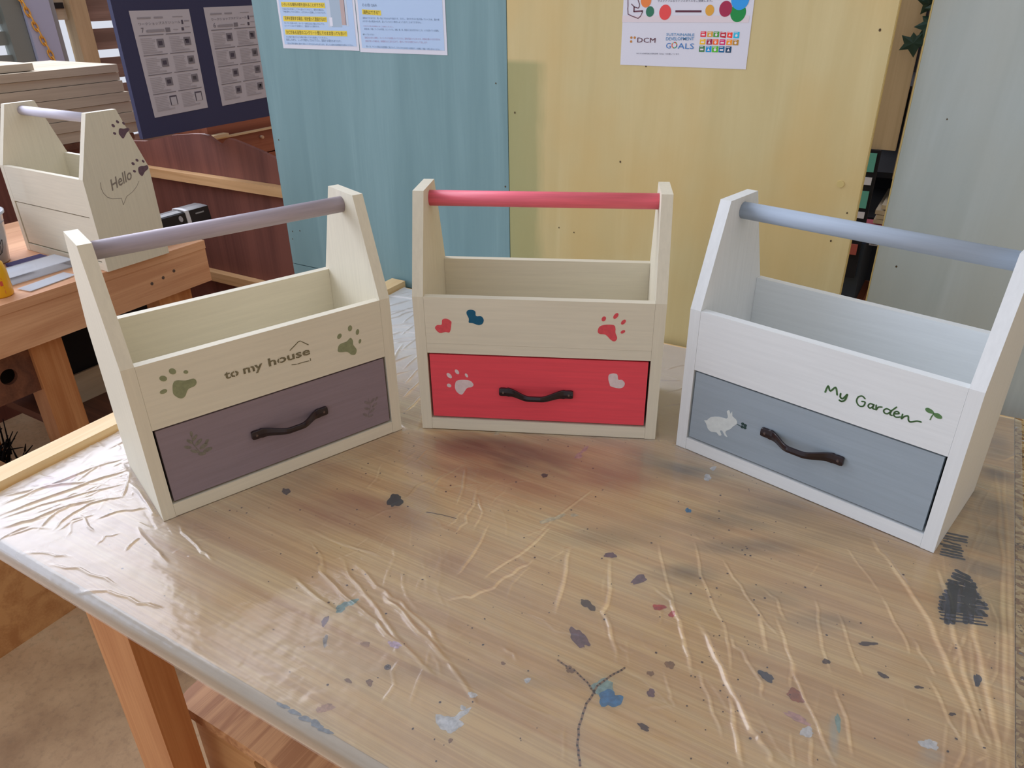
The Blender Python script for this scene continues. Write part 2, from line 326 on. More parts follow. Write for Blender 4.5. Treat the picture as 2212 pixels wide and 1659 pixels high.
def text_polys_mesh(body, width, height=None, shear=0.0, bold=0.0):
    """mesh of lettering, baseline-left at 0,0, scaled to the given width (and cap height)"""
    cu = bpy.data.curves.new('lettering', 'FONT'); cu.body = body; cu.size = 1.0; cu.resolution_u = 2; cu.shear = shear; cu.offset = bold
    o = bpy.data.objects.new('lettering', cu); COL.objects.link(o)
    bpy.context.view_layer.update()
    dg = bpy.context.evaluated_depsgraph_get(); me = bpy.data.meshes.new_from_object(o.evaluated_get(dg))
    bpy.data.objects.remove(o, do_unlink=True); bpy.data.curves.remove(cu)
    n = len(me.vertices); co = np.empty(n*3, 'f'); me.vertices.foreach_get('co', co); co = co.reshape(-1, 3)
    if n == 0: return me
    w = co[:, 0].max()-co[:, 0].min(); sxx = width/w; co[:, 0] = (co[:, 0]-co[:, 0].min())*sxx
    syy = sxx if height is None else height/0.7; co[:, 1] *= syy
    me.vertices.foreach_set('co', co.ravel()); return me
def map_mesh(me, fn):
    for v in me.vertices: v.co = fn(v.co.x, v.co.y)
    me.update(); return me
def joined_text(name, entries, mats, parent, fn):
    """entries: (body, (u,v) left baseline, (u,v) right baseline, capheight, material index) joined in one flat print"""
    V_, F_, MI = [], [], []
    for body, a, b_, h, mi in entries:
        w = math.hypot(b_[0]-a[0], b_[1]-a[1]); me = text_polys_mesh(body, w, h*0.92, 0, 0.004 if body.isascii() and len(body) > 3 else 0)
        ang = math.atan2(b_[1]-a[1], b_[0]-a[0]); ca, sa = math.cos(ang), math.sin(ang); off = len(V_)
        V_ += [fn(a[0]+v.co.x*ca-v.co.y*sa, a[1]+v.co.x*sa+v.co.y*ca) for v in me.vertices]
        for p in me.polygons: F_.append([off+i for i in p.vertices]); MI.append(mi)
        bpy.data.meshes.remove(me)
    me = bpy.data.meshes.new(name); me.from_pydata(V_, [], F_)
    o = link(name, me, mats, parent)
    me.polygons.foreach_set('material_index', MI); return o

RIDGES = [(2.2, 2.2, [(0.577, -0.543), (0.604, -0.588), (0.617, -0.622)]), (2.2, 2.2, [(0.617, -0.573), (0.636, -0.611), (0.648, -0.648), (0.649, -0.674)]), (2, 1.5, [(0.569, -0.536), (0.571, -0.552), (0.563, -0.579), (0.565, -0.611)]), (3, 3, [(0.51, -0.78), (0.533, -0.792), (0.549, -0.81), (0.6, -0.826), (0.64, -0.835), (0.672, -0.843), (0.704, -0.853), (0.755, -0.864)]), (4, 3.5, [(0.641, -0.803), (0.678, -0.813), (0.703, -0.825), (0.731, -0.834), (0.761, -0.844)]), (3, 2, [(0.548, -0.775), (0.588, -0.799), (0.636, -0.82), (0.676, -0.838), (0.726, -0.855)]), (3, 2, [(0.581, -0.78), (0.625, -0.797), (0.665, -0.803), (0.718, -0.823), (0.75, -0.836)]), (2.4, 1.8, [(0.469, -0.759), (0.539, -0.759), (0.601, -0.753)]), (3, 2.2, [(0.527, -0.831), (0.571, -0.843), (0.609, -0.849)]), (2, 1.6, [(0.382, -0.662), (0.418, -0.615), (0.463, -0.579)]), (2.4, 2, [(0.677, -0.635), (0.685, -0.667), (0.692, -0.709), (0.692, -0.733)]), (2.4, 2, [(0.759, -0.662), (0.748, -0.7), (0.74, -0.731), (0.728, -0.753), (0.707, -0.774)]), (2.4, 1.8, [(0.748, -0.6), (0.742, -0.656), (0.729, -0.696), (0.724, -0.722)]), (3, 2, [(0.838, -0.617), (0.86, -0.666), (0.868, -0.701), (0.891, -0.73), (0.908, -0.754)]), (3, 2, [(0.787, -0.622), (0.807, -0.682), (0.822, -0.73)]), (2, 1.5, [(0.467, -0.594), (0.485, -0.629), (0.489, -0.659)]), (2, 1.2, [(0.745, -0.583), (0.762, -0.499)]), (2, 1.5, [(0.63, -0.624), (0.633, -0.647), (0.638, -0.663)]), (2, 1.4, [(0.799, -0.8), (0.818, -0.807)]), (2, 1.3, [(0.554, -0.59), (0.546, -0.616), (0.55, -0.645)]), (2, 1.3, [(0.491, -0.544), (0.492, -0.574)]), (2, 1.3, [(0.503, -0.531), (0.508, -0.571)]), (2, 1.3, [(0.563, -0.585), (0.575, -0.615)]), (3, 1.6, [(0.756, -0.844), (0.791, -0.861), (0.811, -0.873)]), (2.5, 1.4, [(0.627, -0.591), (0.653, -0.616), (0.668, -0.659)]), (3, 2.6, [(0.899, -0.637), (0.924, -0.651), (0.945, -0.673), (0.963, -0.707), (0.979, -0.733)]), (4.2, 4, [(0.965, -0.668), (0.994, -0.704), (1.021, -0.736), (1.049, -0.768), (1.065, -0.782), (1.077, -0.795)]), (2.6, 1.8, [(0.878, -0.561), (0.908, -0.616), (0.935, -0.659), (0.948, -0.675)]), (2.6, 2, [(0.915, -0.536), (0.942, -0.59), (0.972, -0.634), (0.993, -0.665), (1.004, -0.69), (1.013, -0.716)]), (2.6, 2, [(0.993, -0.665), (1.014, -0.681), (1.036, -0.705), (1.052, -0.731)]), (2.2, 2.4, [(0.955, -0.551), (0.986, -0.587), (1.016, -0.619), (1.048, -0.646)]), (2.6, 2.6, [(1.032, -0.613), (1.054, -0.655), (1.075, -0.697), (1.098, -0.732), (1.122, -0.769)]), (4, 3, [(1.113, -0.436), (1.15, -0.493), (1.179, -0.542), (1.202, -0.604), (1.223, -0.655), (1.24, -0.701)]), (3.4, 2.6, [(1.178, -0.439), (1.199, -0.527), (1.212, -0.599), (1.226, -0.644), (1.241, -0.687)]), (3.6, 3, [(1.207, -0.482), (1.216, -0.511), (1.231, -0.593), (1.24, -0.653), (1.247, -0.697)]), (2.4, 2, [(1.128, -0.524), (1.147, -0.561), (1.164, -0.598)]), (2.2, 1.8, [(1.165, -0.575), (1.178, -0.601), (1.19, -0.617)]), (2.2, 1.8, [(1.182, -0.622), (1.2, -0.659), (1.216, -0.692)]), (2.2, 1.8, [(1.091, -0.576), (1.11, -0.622), (1.126, -0.654)]), (3, 2.4, [(1.019, -0.74), (1.033, -0.772), (1.051, -0.81)]), (2.2, 1.8, [(1.008, -0.578), (1.029, -0.591), (1.046, -0.619)]), (2.2, 1.8, [(1.064, -0.564), (1.078, -0.616), (1.099, -0.667)]), (2.4, 2, [(1.105, -0.68), (1.121, -0.714), (1.132, -0.75)]), (2.4, 1.8, [(0.985, -0.727), (1.011, -0.768), (1.027, -0.788)]), (3, 2, [(1.016, -0.619), (1.03, -0.65), (1.039, -0.669)]), (3, 2.2, [(1.232, -0.15), (1.238, -0.229), (1.246, -0.384), (1.247, -0.525), (1.25, -0.695)]), (3, 2.4, [(1.242, -0.144), (1.249, -0.297), (1.251, -0.457), (1.254, -0.692)]), (3, 1.8, [(1.101, -0.416), (1.124, -0.454), (1.157, -0.507)]), (2, 1.2, [(0.954, -0.747), (0.968, -0.767), (0.977, -0.78)]), (2, 1.2, [(1.06, -0.663), (1.068, -0.704)]), (2, 1.2, [(1.079, -0.753), (1.089, -0.788)]), (2.4, 1.6, [(1.095, -0.744), (1.101, -0.781)]), (2.4, 1.4, [(1.08, -0.455), (1.128, -0.52)]), (3, 3.5, [(0.131, -0.956), (0.151, -0.924), (0.162, -0.884), (0.185, -0.853)]), (3, 3.5, [(0.102, -0.941), (0.12, -0.89), (0.14, -0.837), (0.16, -0.787)]), (2.6, 3, [(0.179, -0.934), (0.163, -0.9), (0.166, -0.87)]), (2.6, 3, [(0.197, -0.924), (0.187, -0.903), (0.184, -0.866), (0.213, -0.832)]), (3, 3, [(0.06, -0.919), (0.094, -0.875), (0.14, -0.831)]), (2.4, 2.4, [(0.12, -0.848), (0.111, -0.808), (0.127, -0.772)]), (2.4, 3, [(0.212, -0.838), (0.187, -0.81), (0.165, -0.791)]), (3.4, 5, [(0.187, -0.81), (0.24, -0.823), (0.281, -0.839), (0.309, -0.839)]), (2.6, 3, [(0.194, -0.888), (0.247, -0.9)]), (2.4, 2, [(0.208, -0.967), (0.237, -0.953), (0.267, -0.943)]), (2.6, 2.4, [(0.253, -0.965), (0.294, -0.951), (0.359, -0.945)]), (2.6, 2.4, [(0.324, -0.973), (0.36, -0.957), (0.408, -0.95), (0.439, -0.944)]), (2.6, 3, [(0.326, -0.835), (0.359, -0.847), (0.398, -0.854), (0.423, -0.859)]), (2.6, 2.4, [(0.314, -0.902), (0.306, -0.877)]), (2.6, 2, [(0.502, -0.775), (0.53, -0.788), (0.556, -0.81)]), (2.6, 2.4, [(0.154, -0.969), (0.156, -0.947), (0.16, -0.935)]), (3, 2.2, [(0.287, -0.867), (0.34, -0.882), (0.379, -0.889)]), (3, 3, [(0.081, -0.93), (0.091, -0.889), (0.101, -0.846), (0.115, -0.786)]), (2.6, 2.6, [(0.224, -0.882), (0.24, -0.851), (0.263, -0.832)]), (2.6, 2.6, [(0.111, -0.946), (0.13, -0.902), (0.154, -0.859), (0.184, -0.812)]), (2.6, 2, [(0.202, -0.921), (0.198, -0.897), (0.212, -0.878)]), (2.4, 2, [(0.155, -0.963), (0.167, -0.936), (0.19, -0.923)]), (2, 1.6, [(0.274, -0.915), (0.268, -0.899), (0.278, -0.883)]), (2, 1.6, [(0.319, -0.88), (0.349, -0.882)]), (2, 1.6, [(0.225, -0.923), (0.198, -0.897)]), (2.5, 2.5, [(0.176, -0.173), (0.164, -0.109)]), (2.5, 2.5, [(0.257, -0.28), (0.245, -0.209)]), (2.5, 2.5, [(0.308, -0.34), (0.291, -0.261)]), (2.5, 2.5, [(0.344, -0.381), (0.328, -0.308)]), (2.5, 2.5, [(0.373, -0.422), (0.359, -0.343)]), (2.5, 2.5, [(0.404, -0.458), (0.397, -0.39)]), (2.5, 2.5, [(0.21, -0.22), (0.203, -0.158)]), (2.5, 2.5, [(0.722, -0.109), (0.745, -0.076)]), (2.5, 2.5, [(0.75, -0.193), (0.773, -0.161)]), (2.5, 2.5, [(0.06, -0.058), (0.079, -0.022)]), (2.5, 2.5, [(0.091, -0.104), (0.112, -0.062)])]
SPOTS = [((0.539, -0.655), (0.003, 0.012), (0.01, -0.007), 'black'), ((0.91, -0.794), (0.009, 0.003), (0.003, -0.013), 'paleblue'), ((0.92, -0.802), (0.007, 0.009), (0.007, -0.007), 'blue'), ((0.8, -0.903), (0.011, 0.003), (0.004, -0.009), 'white'), ((0.805, -0.89), (0.003, 0.01), (0.003, -0.002), 'white'), ((0.86, -0.748), (0.014, -0.009), (-0.002, -0.007), 'purple'), ((0.882, -0.634), (0.006, 0.01), (0.003, -0.005), 'purple'), ((0.848, -0.7), (0.009, -0.003), (0.0, -0.006), 'darkbrown'), ((0.836, -0.612), (0.006, 0.003), (0.002, -0.005), 'purple'), ((0.611, -0.84), (0.003, 0.007), (0.005, -0.004), 'teal'), ((0.616, -0.828), (0.004, 0.006), (0.003, -0.002), 'teal'), ((0.609, -0.865), (0.003, 0.001), (0.004, -0.007), 'purple'), ((0.629, -0.886), (0.002, 0.001), (0.006, -0.007), 'grey'), ((0.669, -0.868), (0.004, 0.002), (0.003, -0.003), 'tan'), ((0.705, -0.904), (0.003, 0.001), (0.002, -0.004), 'brown'), ((0.685, -0.913), (0.004, 0.001), (0.001, -0.002), 'brown'), ((0.918, -0.664), (0.006, 0.002), (0.001, -0.005), 'red'), ((0.934, -0.667), (0.003, 0.002), (0.002, -0.004), 'red'), ((0.956, -0.734), (0.004, 0.002), (0.002, -0.005), 'brown'), ((0.952, -0.776), (0.004, 0.002), (0.002, -0.004), 'purple'), ((0.96, -0.815), (0.006, 0.0), (0.0, -0.003), 'darkbrown'), ((1.044, -0.7), (0.007, -0.001), (0.0, -0.006), 'charcoal'), ((1.074, -0.709), (0.008, -0.001), (-0.001, -0.007), 'rust'), ((1.081, -0.734), (0.012, 0.0), (0.0, -0.004), 'pink'), ((1.092, -0.745), (0.006, 0.003), (0.001, -0.005), 'white'), ((1.19, -0.703), (0.007, 0.001), (0.0, -0.006), 'white'), ((0.888, -0.396), (0.005, 0.002), (0.002, -0.007), 'white'), ((0.888, -0.37), (0.004, 0.002), (0.001, -0.005), 'white'), ((0.889, -0.481), (0.003, 0.002), (0.002, -0.005), 'blue'), ((1.125, -0.605), (0.009, 0.004), (0.0, -0.003), 'darkbrown'), ((1.206, -0.657), (0.003, 0.001), (0.0, -0.002), 'darkbrown'), ((0.871, -0.79), (0.004, 0.002), (0.002, -0.004), 'brown'), ((0.808, -0.817), (0.002, 0.001), (0.001, -0.002), 'brown'), ((0.84, -0.823), (0.003, 0.001), (0.001, -0.003), 'white'), ((0.802, -0.865), (0.005, 0.0), (0.001, -0.003), 'white'), ((0.696, -0.853), (0.008, 0.0), (0.001, -0.004), 'lilac'), ((0.688, -0.948), (0.005, 0.005), (0.004, -0.003), 'pinktan'), ((0.684, -0.953), (0.004, 0.001), (0.002, -0.002), 'pinktan'), ((0.812, -0.917), (0.002, 0.001), (0.001, -0.002), 'brown'), ((0.737, -0.592), (0.004, 0.008), (0.003, -0.003), 'cream'), ((0.747, -0.578), (0.006, 0.01), (0.002, -0.003), 'cream'), ((0.763, -0.564), (0.004, 0.002), (0.002, -0.003), 'cream'), ((0.707, -0.436), (0.005, 0.003), (0.003, -0.006), 'pink'), ((0.707, -0.417), (0.0, 0.013), (0.003, -0.002), 'pink'), ((0.569, -0.439), (0.001, 0.007), (0.004, -0.003), 'cream'), ((0.395, -0.713), (0.005, 0.002), (0.006, -0.006), 'darkbrown'), ((0.687, -0.504), (0.004, 0.003), (0.002, -0.004), 'darkbrown'), ((1.225, -0.601), (0.003, 0.001), (0.001, -0.009), 'charcoal'), ((1.092, -0.651), (0.004, 0.001), (0.001, -0.003), 'darkbrown'), ((1.144, -0.641), (0.005, 0.0), (0.0, -0.003), 'darkbrown'), ((1.176, -0.639), (0.004, 0.001), (0.0, -0.002), 'darkbrown'), ((0.65, -0.967), (0.007, 0.001), (0.001, -0.002), 'blue2'), ((0.665, -0.967), (0.007, 0.002), (0.001, -0.002), 'blue2'), ((0.679, -0.967), (0.007, 0.002), (0.002, -0.002), 'blue2'), ((0.693, -0.966), (0.008, 0.001), (0.002, -0.003), 'blue2'), ((0.705, -0.967), (0.007, 0.002), (0.001, -0.002), 'blue2'), ((1.115, -0.72), (0.002, 0.002), (0.002, -0.01), 'paleblue'), ((0.943, -0.754), (0.003, 0.002), (0.001, -0.003), 'brown'), ((0.802, -0.882), (0.003, 0.001), (0.002, -0.002), 'white')]
STROKES = [('arc', 2.2, [(0.918, -0.76), (0.91, -0.777), (0.903, -0.795), (0.903, -0.818), (0.907, -0.842), (0.915, -0.863), (0.926, -0.88)]), ('arc', 1.8, [(0.855, -0.786), (0.875, -0.789), (0.893, -0.796), (0.905, -0.804)]), ('darkbrown', 1.2, [(0.591, -0.654), (0.612, -0.649), (0.633, -0.646)]), ('charcoal', 6.2, [(1.198, -0.436), (1.211, -0.441)]), ('charcoal', 6.2, [(1.197, -0.443), (1.213, -0.446)]), ('charcoal', 6.2, [(1.196, -0.45), (1.212, -0.453)]), ('charcoal', 6.2, [(1.192, -0.459), (1.218, -0.456)]), ('charcoal', 6.2, [(1.192, -0.466), (1.217, -0.463)]), ('charcoal', 6.2, [(1.193, -0.471), (1.22, -0.467)]), ('charcoal', 6.2, [(1.191, -0.479), (1.222, -0.472)]), ('charcoal', 6.2, [(1.189, -0.486), (1.223, -0.479)]), ('charcoal', 6.2, [(1.187, -0.493), (1.228, -0.481)]), ('charcoal', 6.2, [(1.186, -0.501), (1.23, -0.487)]), ('charcoal', 6.2, [(1.187, -0.506), (1.226, -0.495)]), ('charcoal', 6.2, [(1.187, -0.512), (1.229, -0.499)]), ('charcoal', 2.6, [(1.186, -0.518), (1.226, -0.506)]), ('charcoal', 2.6, [(1.188, -0.523), (1.229, -0.511)]), ('charcoal', 2.6, [(1.188, -0.529), (1.231, -0.515)]), ('charcoal', 5.5, [(1.194, -0.463), (1.194, -0.532)]), ('charcoal', 5.5, [(1.199, -0.46), (1.199, -0.529)]), ('charcoal', 5.5, [(1.211, -0.453), (1.211, -0.522)]), ('charcoal', 5.5, [(1.217, -0.45), (1.216, -0.519)]), ('charcoal', 3.5, [(1.215, -0.5), (1.221, -0.503)]), ('charcoal', 3.5, [(1.223, -0.496), (1.229, -0.498)]), ('charcoal', 4, [(1.18, -0.367), (1.206, -0.362)]), ('charcoal', 4, [(1.179, -0.373), (1.205, -0.369)]), ('charcoal', 4, [(1.179, -0.379), (1.206, -0.374)]), ('charcoal', 4, [(1.182, -0.384), (1.199, -0.384)]), ('charcoal', 4, [(1.179, -0.392), (1.2, -0.389)]), ('charcoal', 4, [(1.183, -0.395), (1.202, -0.394)]), ('charcoal', 4, [(1.182, -0.402), (1.201, -0.4)]), ('charcoal', 4, [(1.181, -0.408), (1.202, -0.405)]), ('charcoal', 4, [(1.181, -0.414), (1.205, -0.41)])]
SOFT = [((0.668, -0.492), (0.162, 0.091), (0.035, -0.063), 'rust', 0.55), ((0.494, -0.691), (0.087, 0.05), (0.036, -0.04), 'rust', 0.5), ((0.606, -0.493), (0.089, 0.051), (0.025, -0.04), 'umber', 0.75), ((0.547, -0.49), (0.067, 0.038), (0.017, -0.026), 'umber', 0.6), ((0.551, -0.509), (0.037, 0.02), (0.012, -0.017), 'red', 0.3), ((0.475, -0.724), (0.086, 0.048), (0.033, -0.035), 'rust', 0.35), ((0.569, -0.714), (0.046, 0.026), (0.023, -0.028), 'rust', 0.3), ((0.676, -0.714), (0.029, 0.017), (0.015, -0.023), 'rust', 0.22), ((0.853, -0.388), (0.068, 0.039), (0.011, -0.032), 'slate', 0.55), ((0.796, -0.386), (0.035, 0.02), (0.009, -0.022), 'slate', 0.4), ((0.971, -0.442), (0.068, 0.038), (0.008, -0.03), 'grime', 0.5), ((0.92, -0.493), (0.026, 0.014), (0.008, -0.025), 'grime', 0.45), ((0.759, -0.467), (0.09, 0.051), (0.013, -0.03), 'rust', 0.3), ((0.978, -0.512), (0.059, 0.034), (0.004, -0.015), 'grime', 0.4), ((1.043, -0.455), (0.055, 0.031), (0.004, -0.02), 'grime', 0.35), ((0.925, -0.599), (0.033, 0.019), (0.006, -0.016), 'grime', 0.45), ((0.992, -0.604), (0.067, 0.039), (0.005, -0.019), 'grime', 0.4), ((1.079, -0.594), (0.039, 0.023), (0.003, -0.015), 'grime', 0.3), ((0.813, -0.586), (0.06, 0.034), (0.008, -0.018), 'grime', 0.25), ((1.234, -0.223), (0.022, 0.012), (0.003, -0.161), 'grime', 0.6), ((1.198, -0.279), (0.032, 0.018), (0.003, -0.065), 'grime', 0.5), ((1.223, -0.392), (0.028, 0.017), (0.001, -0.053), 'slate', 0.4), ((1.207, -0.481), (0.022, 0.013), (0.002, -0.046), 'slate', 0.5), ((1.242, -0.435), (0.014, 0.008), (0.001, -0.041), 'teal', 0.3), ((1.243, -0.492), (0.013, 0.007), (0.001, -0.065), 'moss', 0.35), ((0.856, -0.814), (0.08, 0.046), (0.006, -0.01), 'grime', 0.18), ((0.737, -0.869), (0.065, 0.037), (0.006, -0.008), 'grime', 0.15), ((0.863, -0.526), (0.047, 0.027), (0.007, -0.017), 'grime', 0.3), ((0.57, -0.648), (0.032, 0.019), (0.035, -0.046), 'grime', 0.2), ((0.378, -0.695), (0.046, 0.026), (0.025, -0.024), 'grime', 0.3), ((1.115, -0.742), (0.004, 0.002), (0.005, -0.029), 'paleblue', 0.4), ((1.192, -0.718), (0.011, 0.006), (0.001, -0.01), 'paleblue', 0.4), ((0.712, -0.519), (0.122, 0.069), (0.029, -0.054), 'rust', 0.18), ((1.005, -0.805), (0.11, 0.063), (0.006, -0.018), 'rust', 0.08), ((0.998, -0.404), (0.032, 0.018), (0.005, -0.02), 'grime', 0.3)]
POST = {'a': {'bars': [((-0.233, 0.579), (-0.109, 0.577), 0.01, 'hl'), ((-0.233, 0.552), (-0.108, 0.551), 0.01, 'hl'), ((-0.233, 0.526), (-0.057, 0.525), 0.01, 'hl')], 'pics': [((-0.106, 0.542), (-0.096, 0.541), 0.054, 'picA'), ((-0.096, 0.542), (-0.068, 0.542), 0.054, 'picB'), ((-0.068, 0.546), (-0.056, 0.546), 0.05, 'picC'), ((-0.057, 0.544), (-0.05, 0.544), 0.052, 'picA'), ((-0.101, 0.544), (-0.093, 0.544), 0.016, 'picW')], 'texts': [('いろいろな場所の壁を塗れることができる？', (-0.232, 0.582), (-0.111, 0.58), 0.005, 'ink'), ('天井を塗装する場合、何を使って塗装するの？', (-0.229, 0.555), (-0.11, 0.553), 0.006, 'ink'), ('カビがある浴室のコンクリート壁にそのまま塗っても良い？', (-0.23, 0.528), (-0.059, 0.527), 0.006, 'ink'), ('下地の汚れを落としてから塗ってください。屋外の場合は、', (-0.232, 0.574), (-0.113, 0.572), 0.003, 'dim'), ('下地処理をしてから塗ると、よりきれいに塗装していただけます。', (-0.232, 0.569), (-0.109, 0.567), 0.003, 'dim'), ('ローラーを使います。ローラーを使えば広い面もきれいです。', (-0.231, 0.547), (-0.116, 0.546), 0.003, 'dim'), ('コーナーにはハケを使うと、塗装すると便利です。', (-0.232, 0.542), (-0.131, 0.541), 0.003, 'dim'), ('カビ取り剤でカビを取り除いてから塗装してください。', (-0.232, 0.52), (-0.112, 0.52), 0.003, 'dim'), ('換気しながら、しっかり乾かしてから下さい。塗装する場合もあります。', (-0.233, 0.514), (-0.075, 0.514), 0.004, 'dim'), ('防カビ剤を塗料に混ぜて塗ることができるものもあります。詳しくは塗料の説明書をお読みください。', (-0.23, 0.507), (-0.043, 0.507), 0.003, 'dim')]}, 'b': {'bars': [((-0.011, 0.566), (0.037, 0.564), 0.009, 'hl')], 'pics': [], 'texts': [('その他 Q&A', (-0.01, 0.58), (0.028, 0.58), 0.005, 'dim'), ('調色はできる？', (-0.008, 0.567), (0.033, 0.566), 0.006, 'ink'), ('調色はできますが、同一色にするのは不可能です。ただし、混ぜすぎると色が濁っていくため、量の増', (-0.011, 0.558), (0.177, 0.556), 0.003, 'dim'), ('えすぎや色の配合の比率、塗っていただく場合によって出すことはできません。', (-0.012, 0.552), (0.135, 0.551), 0.003, 'dim'), ('※お子さまの誤飲にはご注意ください。', (-0.011, 0.544), (0.066, 0.543), 0.002, 'pinkink'), ('玄関の床、外壁、テーブルの天板、ユニットバス、浴槽、鏡、床、風呂などお水がかかるところ、いつも湿っている箇所。', (-0.01, 0.538), (0.175, 0.537), 0.003, 'dim'), ('◆やってはいけない', (-0.015, 0.528), (0.015, 0.528), 0.003, 'dim'), ('直射日光の当たる場所に、ローラーやハケを放置しないでください。塗料が固まってしまいます。次回はお使いいただけません', (-0.011, 0.522), (0.177, 0.522), 0.003, 'pinkink'), ('塗料が余った場合は、新聞紙などに塗り広げて、乾かしてから可燃ごみとして出します', (-0.01, 0.516), (0.146, 0.516), 0.003, 'pinkink'), ('詳しくは、ペイント売場にある説明書をご覧になって、スタッフまたはお近くの店員まで、お気軽にご相談・お問い合わせください。', (-0.009, 0.506), (0.176, 0.504), 0.003, 'dim')]}, 'c': {'tiles': [((0.687, 0.536), (0.696, 0.536), 0.008, 'E5243B'), ((0.698, 0.536), (0.707, 0.536), 0.008, 'DDA63A'), ((0.708, 0.536), (0.717, 0.536), 0.008, '4C9F38'), ((0.719, 0.536), (0.728, 0.535), 0.008, 'C5192D'), ((0.73, 0.536), (0.738, 0.535), 0.008, 'FF3A21'), ((0.74, 0.535), (0.749, 0.535), 0.009, '26BDE2'), ((0.687, 0.525), (0.696, 0.525), 0.008, 'FCC30B'), ((0.698, 0.525), (0.707, 0.525), 0.008, 'A21942'), ((0.708, 0.525), (0.717, 0.525), 0.008, 'FD6925'), ((0.719, 0.525), (0.728, 0.525), 0.008, 'DD1367'), ((0.73, 0.525), (0.739, 0.525), 0.008, 'FD9D24'), ((0.74, 0.525), (0.749, 0.525), 0.008, 'BF8B2E'), ((0.687, 0.514), (0.696, 0.514), 0.009, '3F7E44'), ((0.698, 0.514), (0.707, 0.514), 0.009, '0A97D9'), ((0.708, 0.514), (0.718, 0.514), 0.009, '56C02B'), ((0.719, 0.514), (0.728, 0.514), 0.009, '00689D'), ((0.73, 0.514), (0.739, 0.514), 0.009, '19486A')], 'circles': [((0.591, 0.588), (0.6, 0.588), 'orange'), ((0.599, 0.572), (0.606, 0.572), 'dgreen'), ((0.625, 0.571), (0.635, 0.571), 'sred'), ((0.698, 0.574), (0.705, 0.574), 'amber'), ((0.723, 0.576), (0.733, 0.576), 'crimson'), ((0.744, 0.59), (0.758, 0.59), 'sky'), ((0.743, 0.571), (0.755, 0.571), 'green'), ((0.569, 0.533), (0.571, 0.533), 'amber2'), ((0.575, 0.533), (0.577, 0.533), 'amber2'), ((0.569, 0.527), (0.571, 0.527), 'amber2')], 'rects': [((0.642, 0.571), (0.685, 0.571), 0.003, 'maroon')], 'band': ((0.551, 0.556), (0.761, 0.557), 0.01, 'cream2'), 'lines': [('maroon2', 1.2, [(0.559, 0.593), (0.56, 0.582), (0.56, 0.576), (0.561, 0.568), (0.569, 0.565), (0.579, 0.562), (0.583, 0.565), (0.586, 0.571), (0.585, 0.572)]), ('maroon2', 1.2, [(0.575, 0.593), (0.58, 0.583), (0.58, 0.579), (0.578, 0.577), (0.571, 0.579), (0.566, 0.583)]), ('maroon2', 2.0, [(0.571, 0.579), (0.571, 0.572), (0.586, 0.573)])], 'texts': [('サステナブルなライフスタイルをご提案します。', (0.611, 0.586), (0.701, 0.586), 0.003, 'dim2'), ('DCM', (0.58, 0.526), (0.612, 0.526), 0.008, 'maroon'), ('SUSTAINABLE', (0.63, 0.537), (0.677, 0.537), 0.004, 'steel'), ('DEVELOPMENT', (0.63, 0.53), (0.677, 0.531), 0.005, 'steel'), ('G', (0.631, 0.518), (0.639, 0.518), 0.009, 'steelb'), ('ALS', (0.651, 0.518), (0.678, 0.518), 0.009, 'steelb'), ('私たちは持続可能な開発目標（SDGs）を支援しています', (0.58, 0.508), (0.654, 0.509), 0.002, 'dim2')], 'ring': ((0.645, 0.523), (0.65, 0.523))}}
NAV = [[(0.144, 0.567), (0.339, 0.566), (0.339, 0.295), (0.15, 0.29)], [(0.391, 0.569), (0.561, 0.573), (0.562, 0.297), (0.394, 0.293)]]


# ------------------------------------------------------------------ the setting
def struct(name, a, b, mat, bevel=0.0):
    o = box(name, a, b, mat, None, bevel); o['kind'] = 'structure'; return o
struct('floor', (-3.3, -5.2, -0.1), (3.4, 3.8, 0.0), M['floor'])
M['backwall'] = wood('dark_brown_back_wall_boards', (120, 84, 66), (88, 60, 48), 0.6, 'X', 0.8)
struct('wall_back', (-3.3, 3.7, 0), (3.4, 3.8, 3.4), M['backwall'])
struct('wall_right', (3.3, -5.2, 0), (3.4, 3.7, 3.4), M['beige_z'])
# slatted left wall with daylight behind: every slat is a piece of it
wl = bpy.data.objects.new('wall_left', None); COL.objects.link(wl); wl['kind'] = 'structure'; wl.location = (-3.0, 0, 0)
X0 = -3.0
gaps = [(.481, .446), (.345, .305), (.203, .172), (.067, .036), (-.07, -.10)]
edges_ = [0.66]+[z for g in gaps for z in g]+[-0.3]
for i in range(0, len(edges_), 2):
    box('slat', (-.012, 1.292, TZ+edges_[i+1]), (.012, 3.7, TZ+edges_[i]), M['slat'], wl, 0.002)
box('panel', (-.01, 1.292, 0), (.01, 3.7, TZ-.3), M['slat'], wl)
for i, (z0_, z1_) in enumerate([(.66, .487), (.455, .395), (.352, .312), (.20, .05), (.03, -.12), (-.14, -.7)]):
    box('slat', (-.03, -2.0, TZ+z1_), (0.0, .885, TZ+z0_), M['greyslat'], wl, 0.002)
box('upright', (-.04, .885, 0), (.03, .975, TZ+.9), M['greyslat'], wl, 0.003)
box('upright', (-.02, .978, 0), (.05, 1.108, TZ+.95), M['lav'], wl, 0.003)
box('upright', (-.03, 1.108, 0), (.03, 1.142, TZ+.95), M['postgrey'], wl, 0.002)
box('upright', (-.02, 1.204, 0), (.06, 1.292, TZ+.95), M['beige_z'], wl, 0.003)
box('crossbar', (-.03, 1.14, TZ+.494), (.012, 1.206, TZ+.60), M['beige'], wl)
box('bracket', (.012, 1.145, TZ+.545), (.02, 1.195, TZ+.572), M['black'], wl)

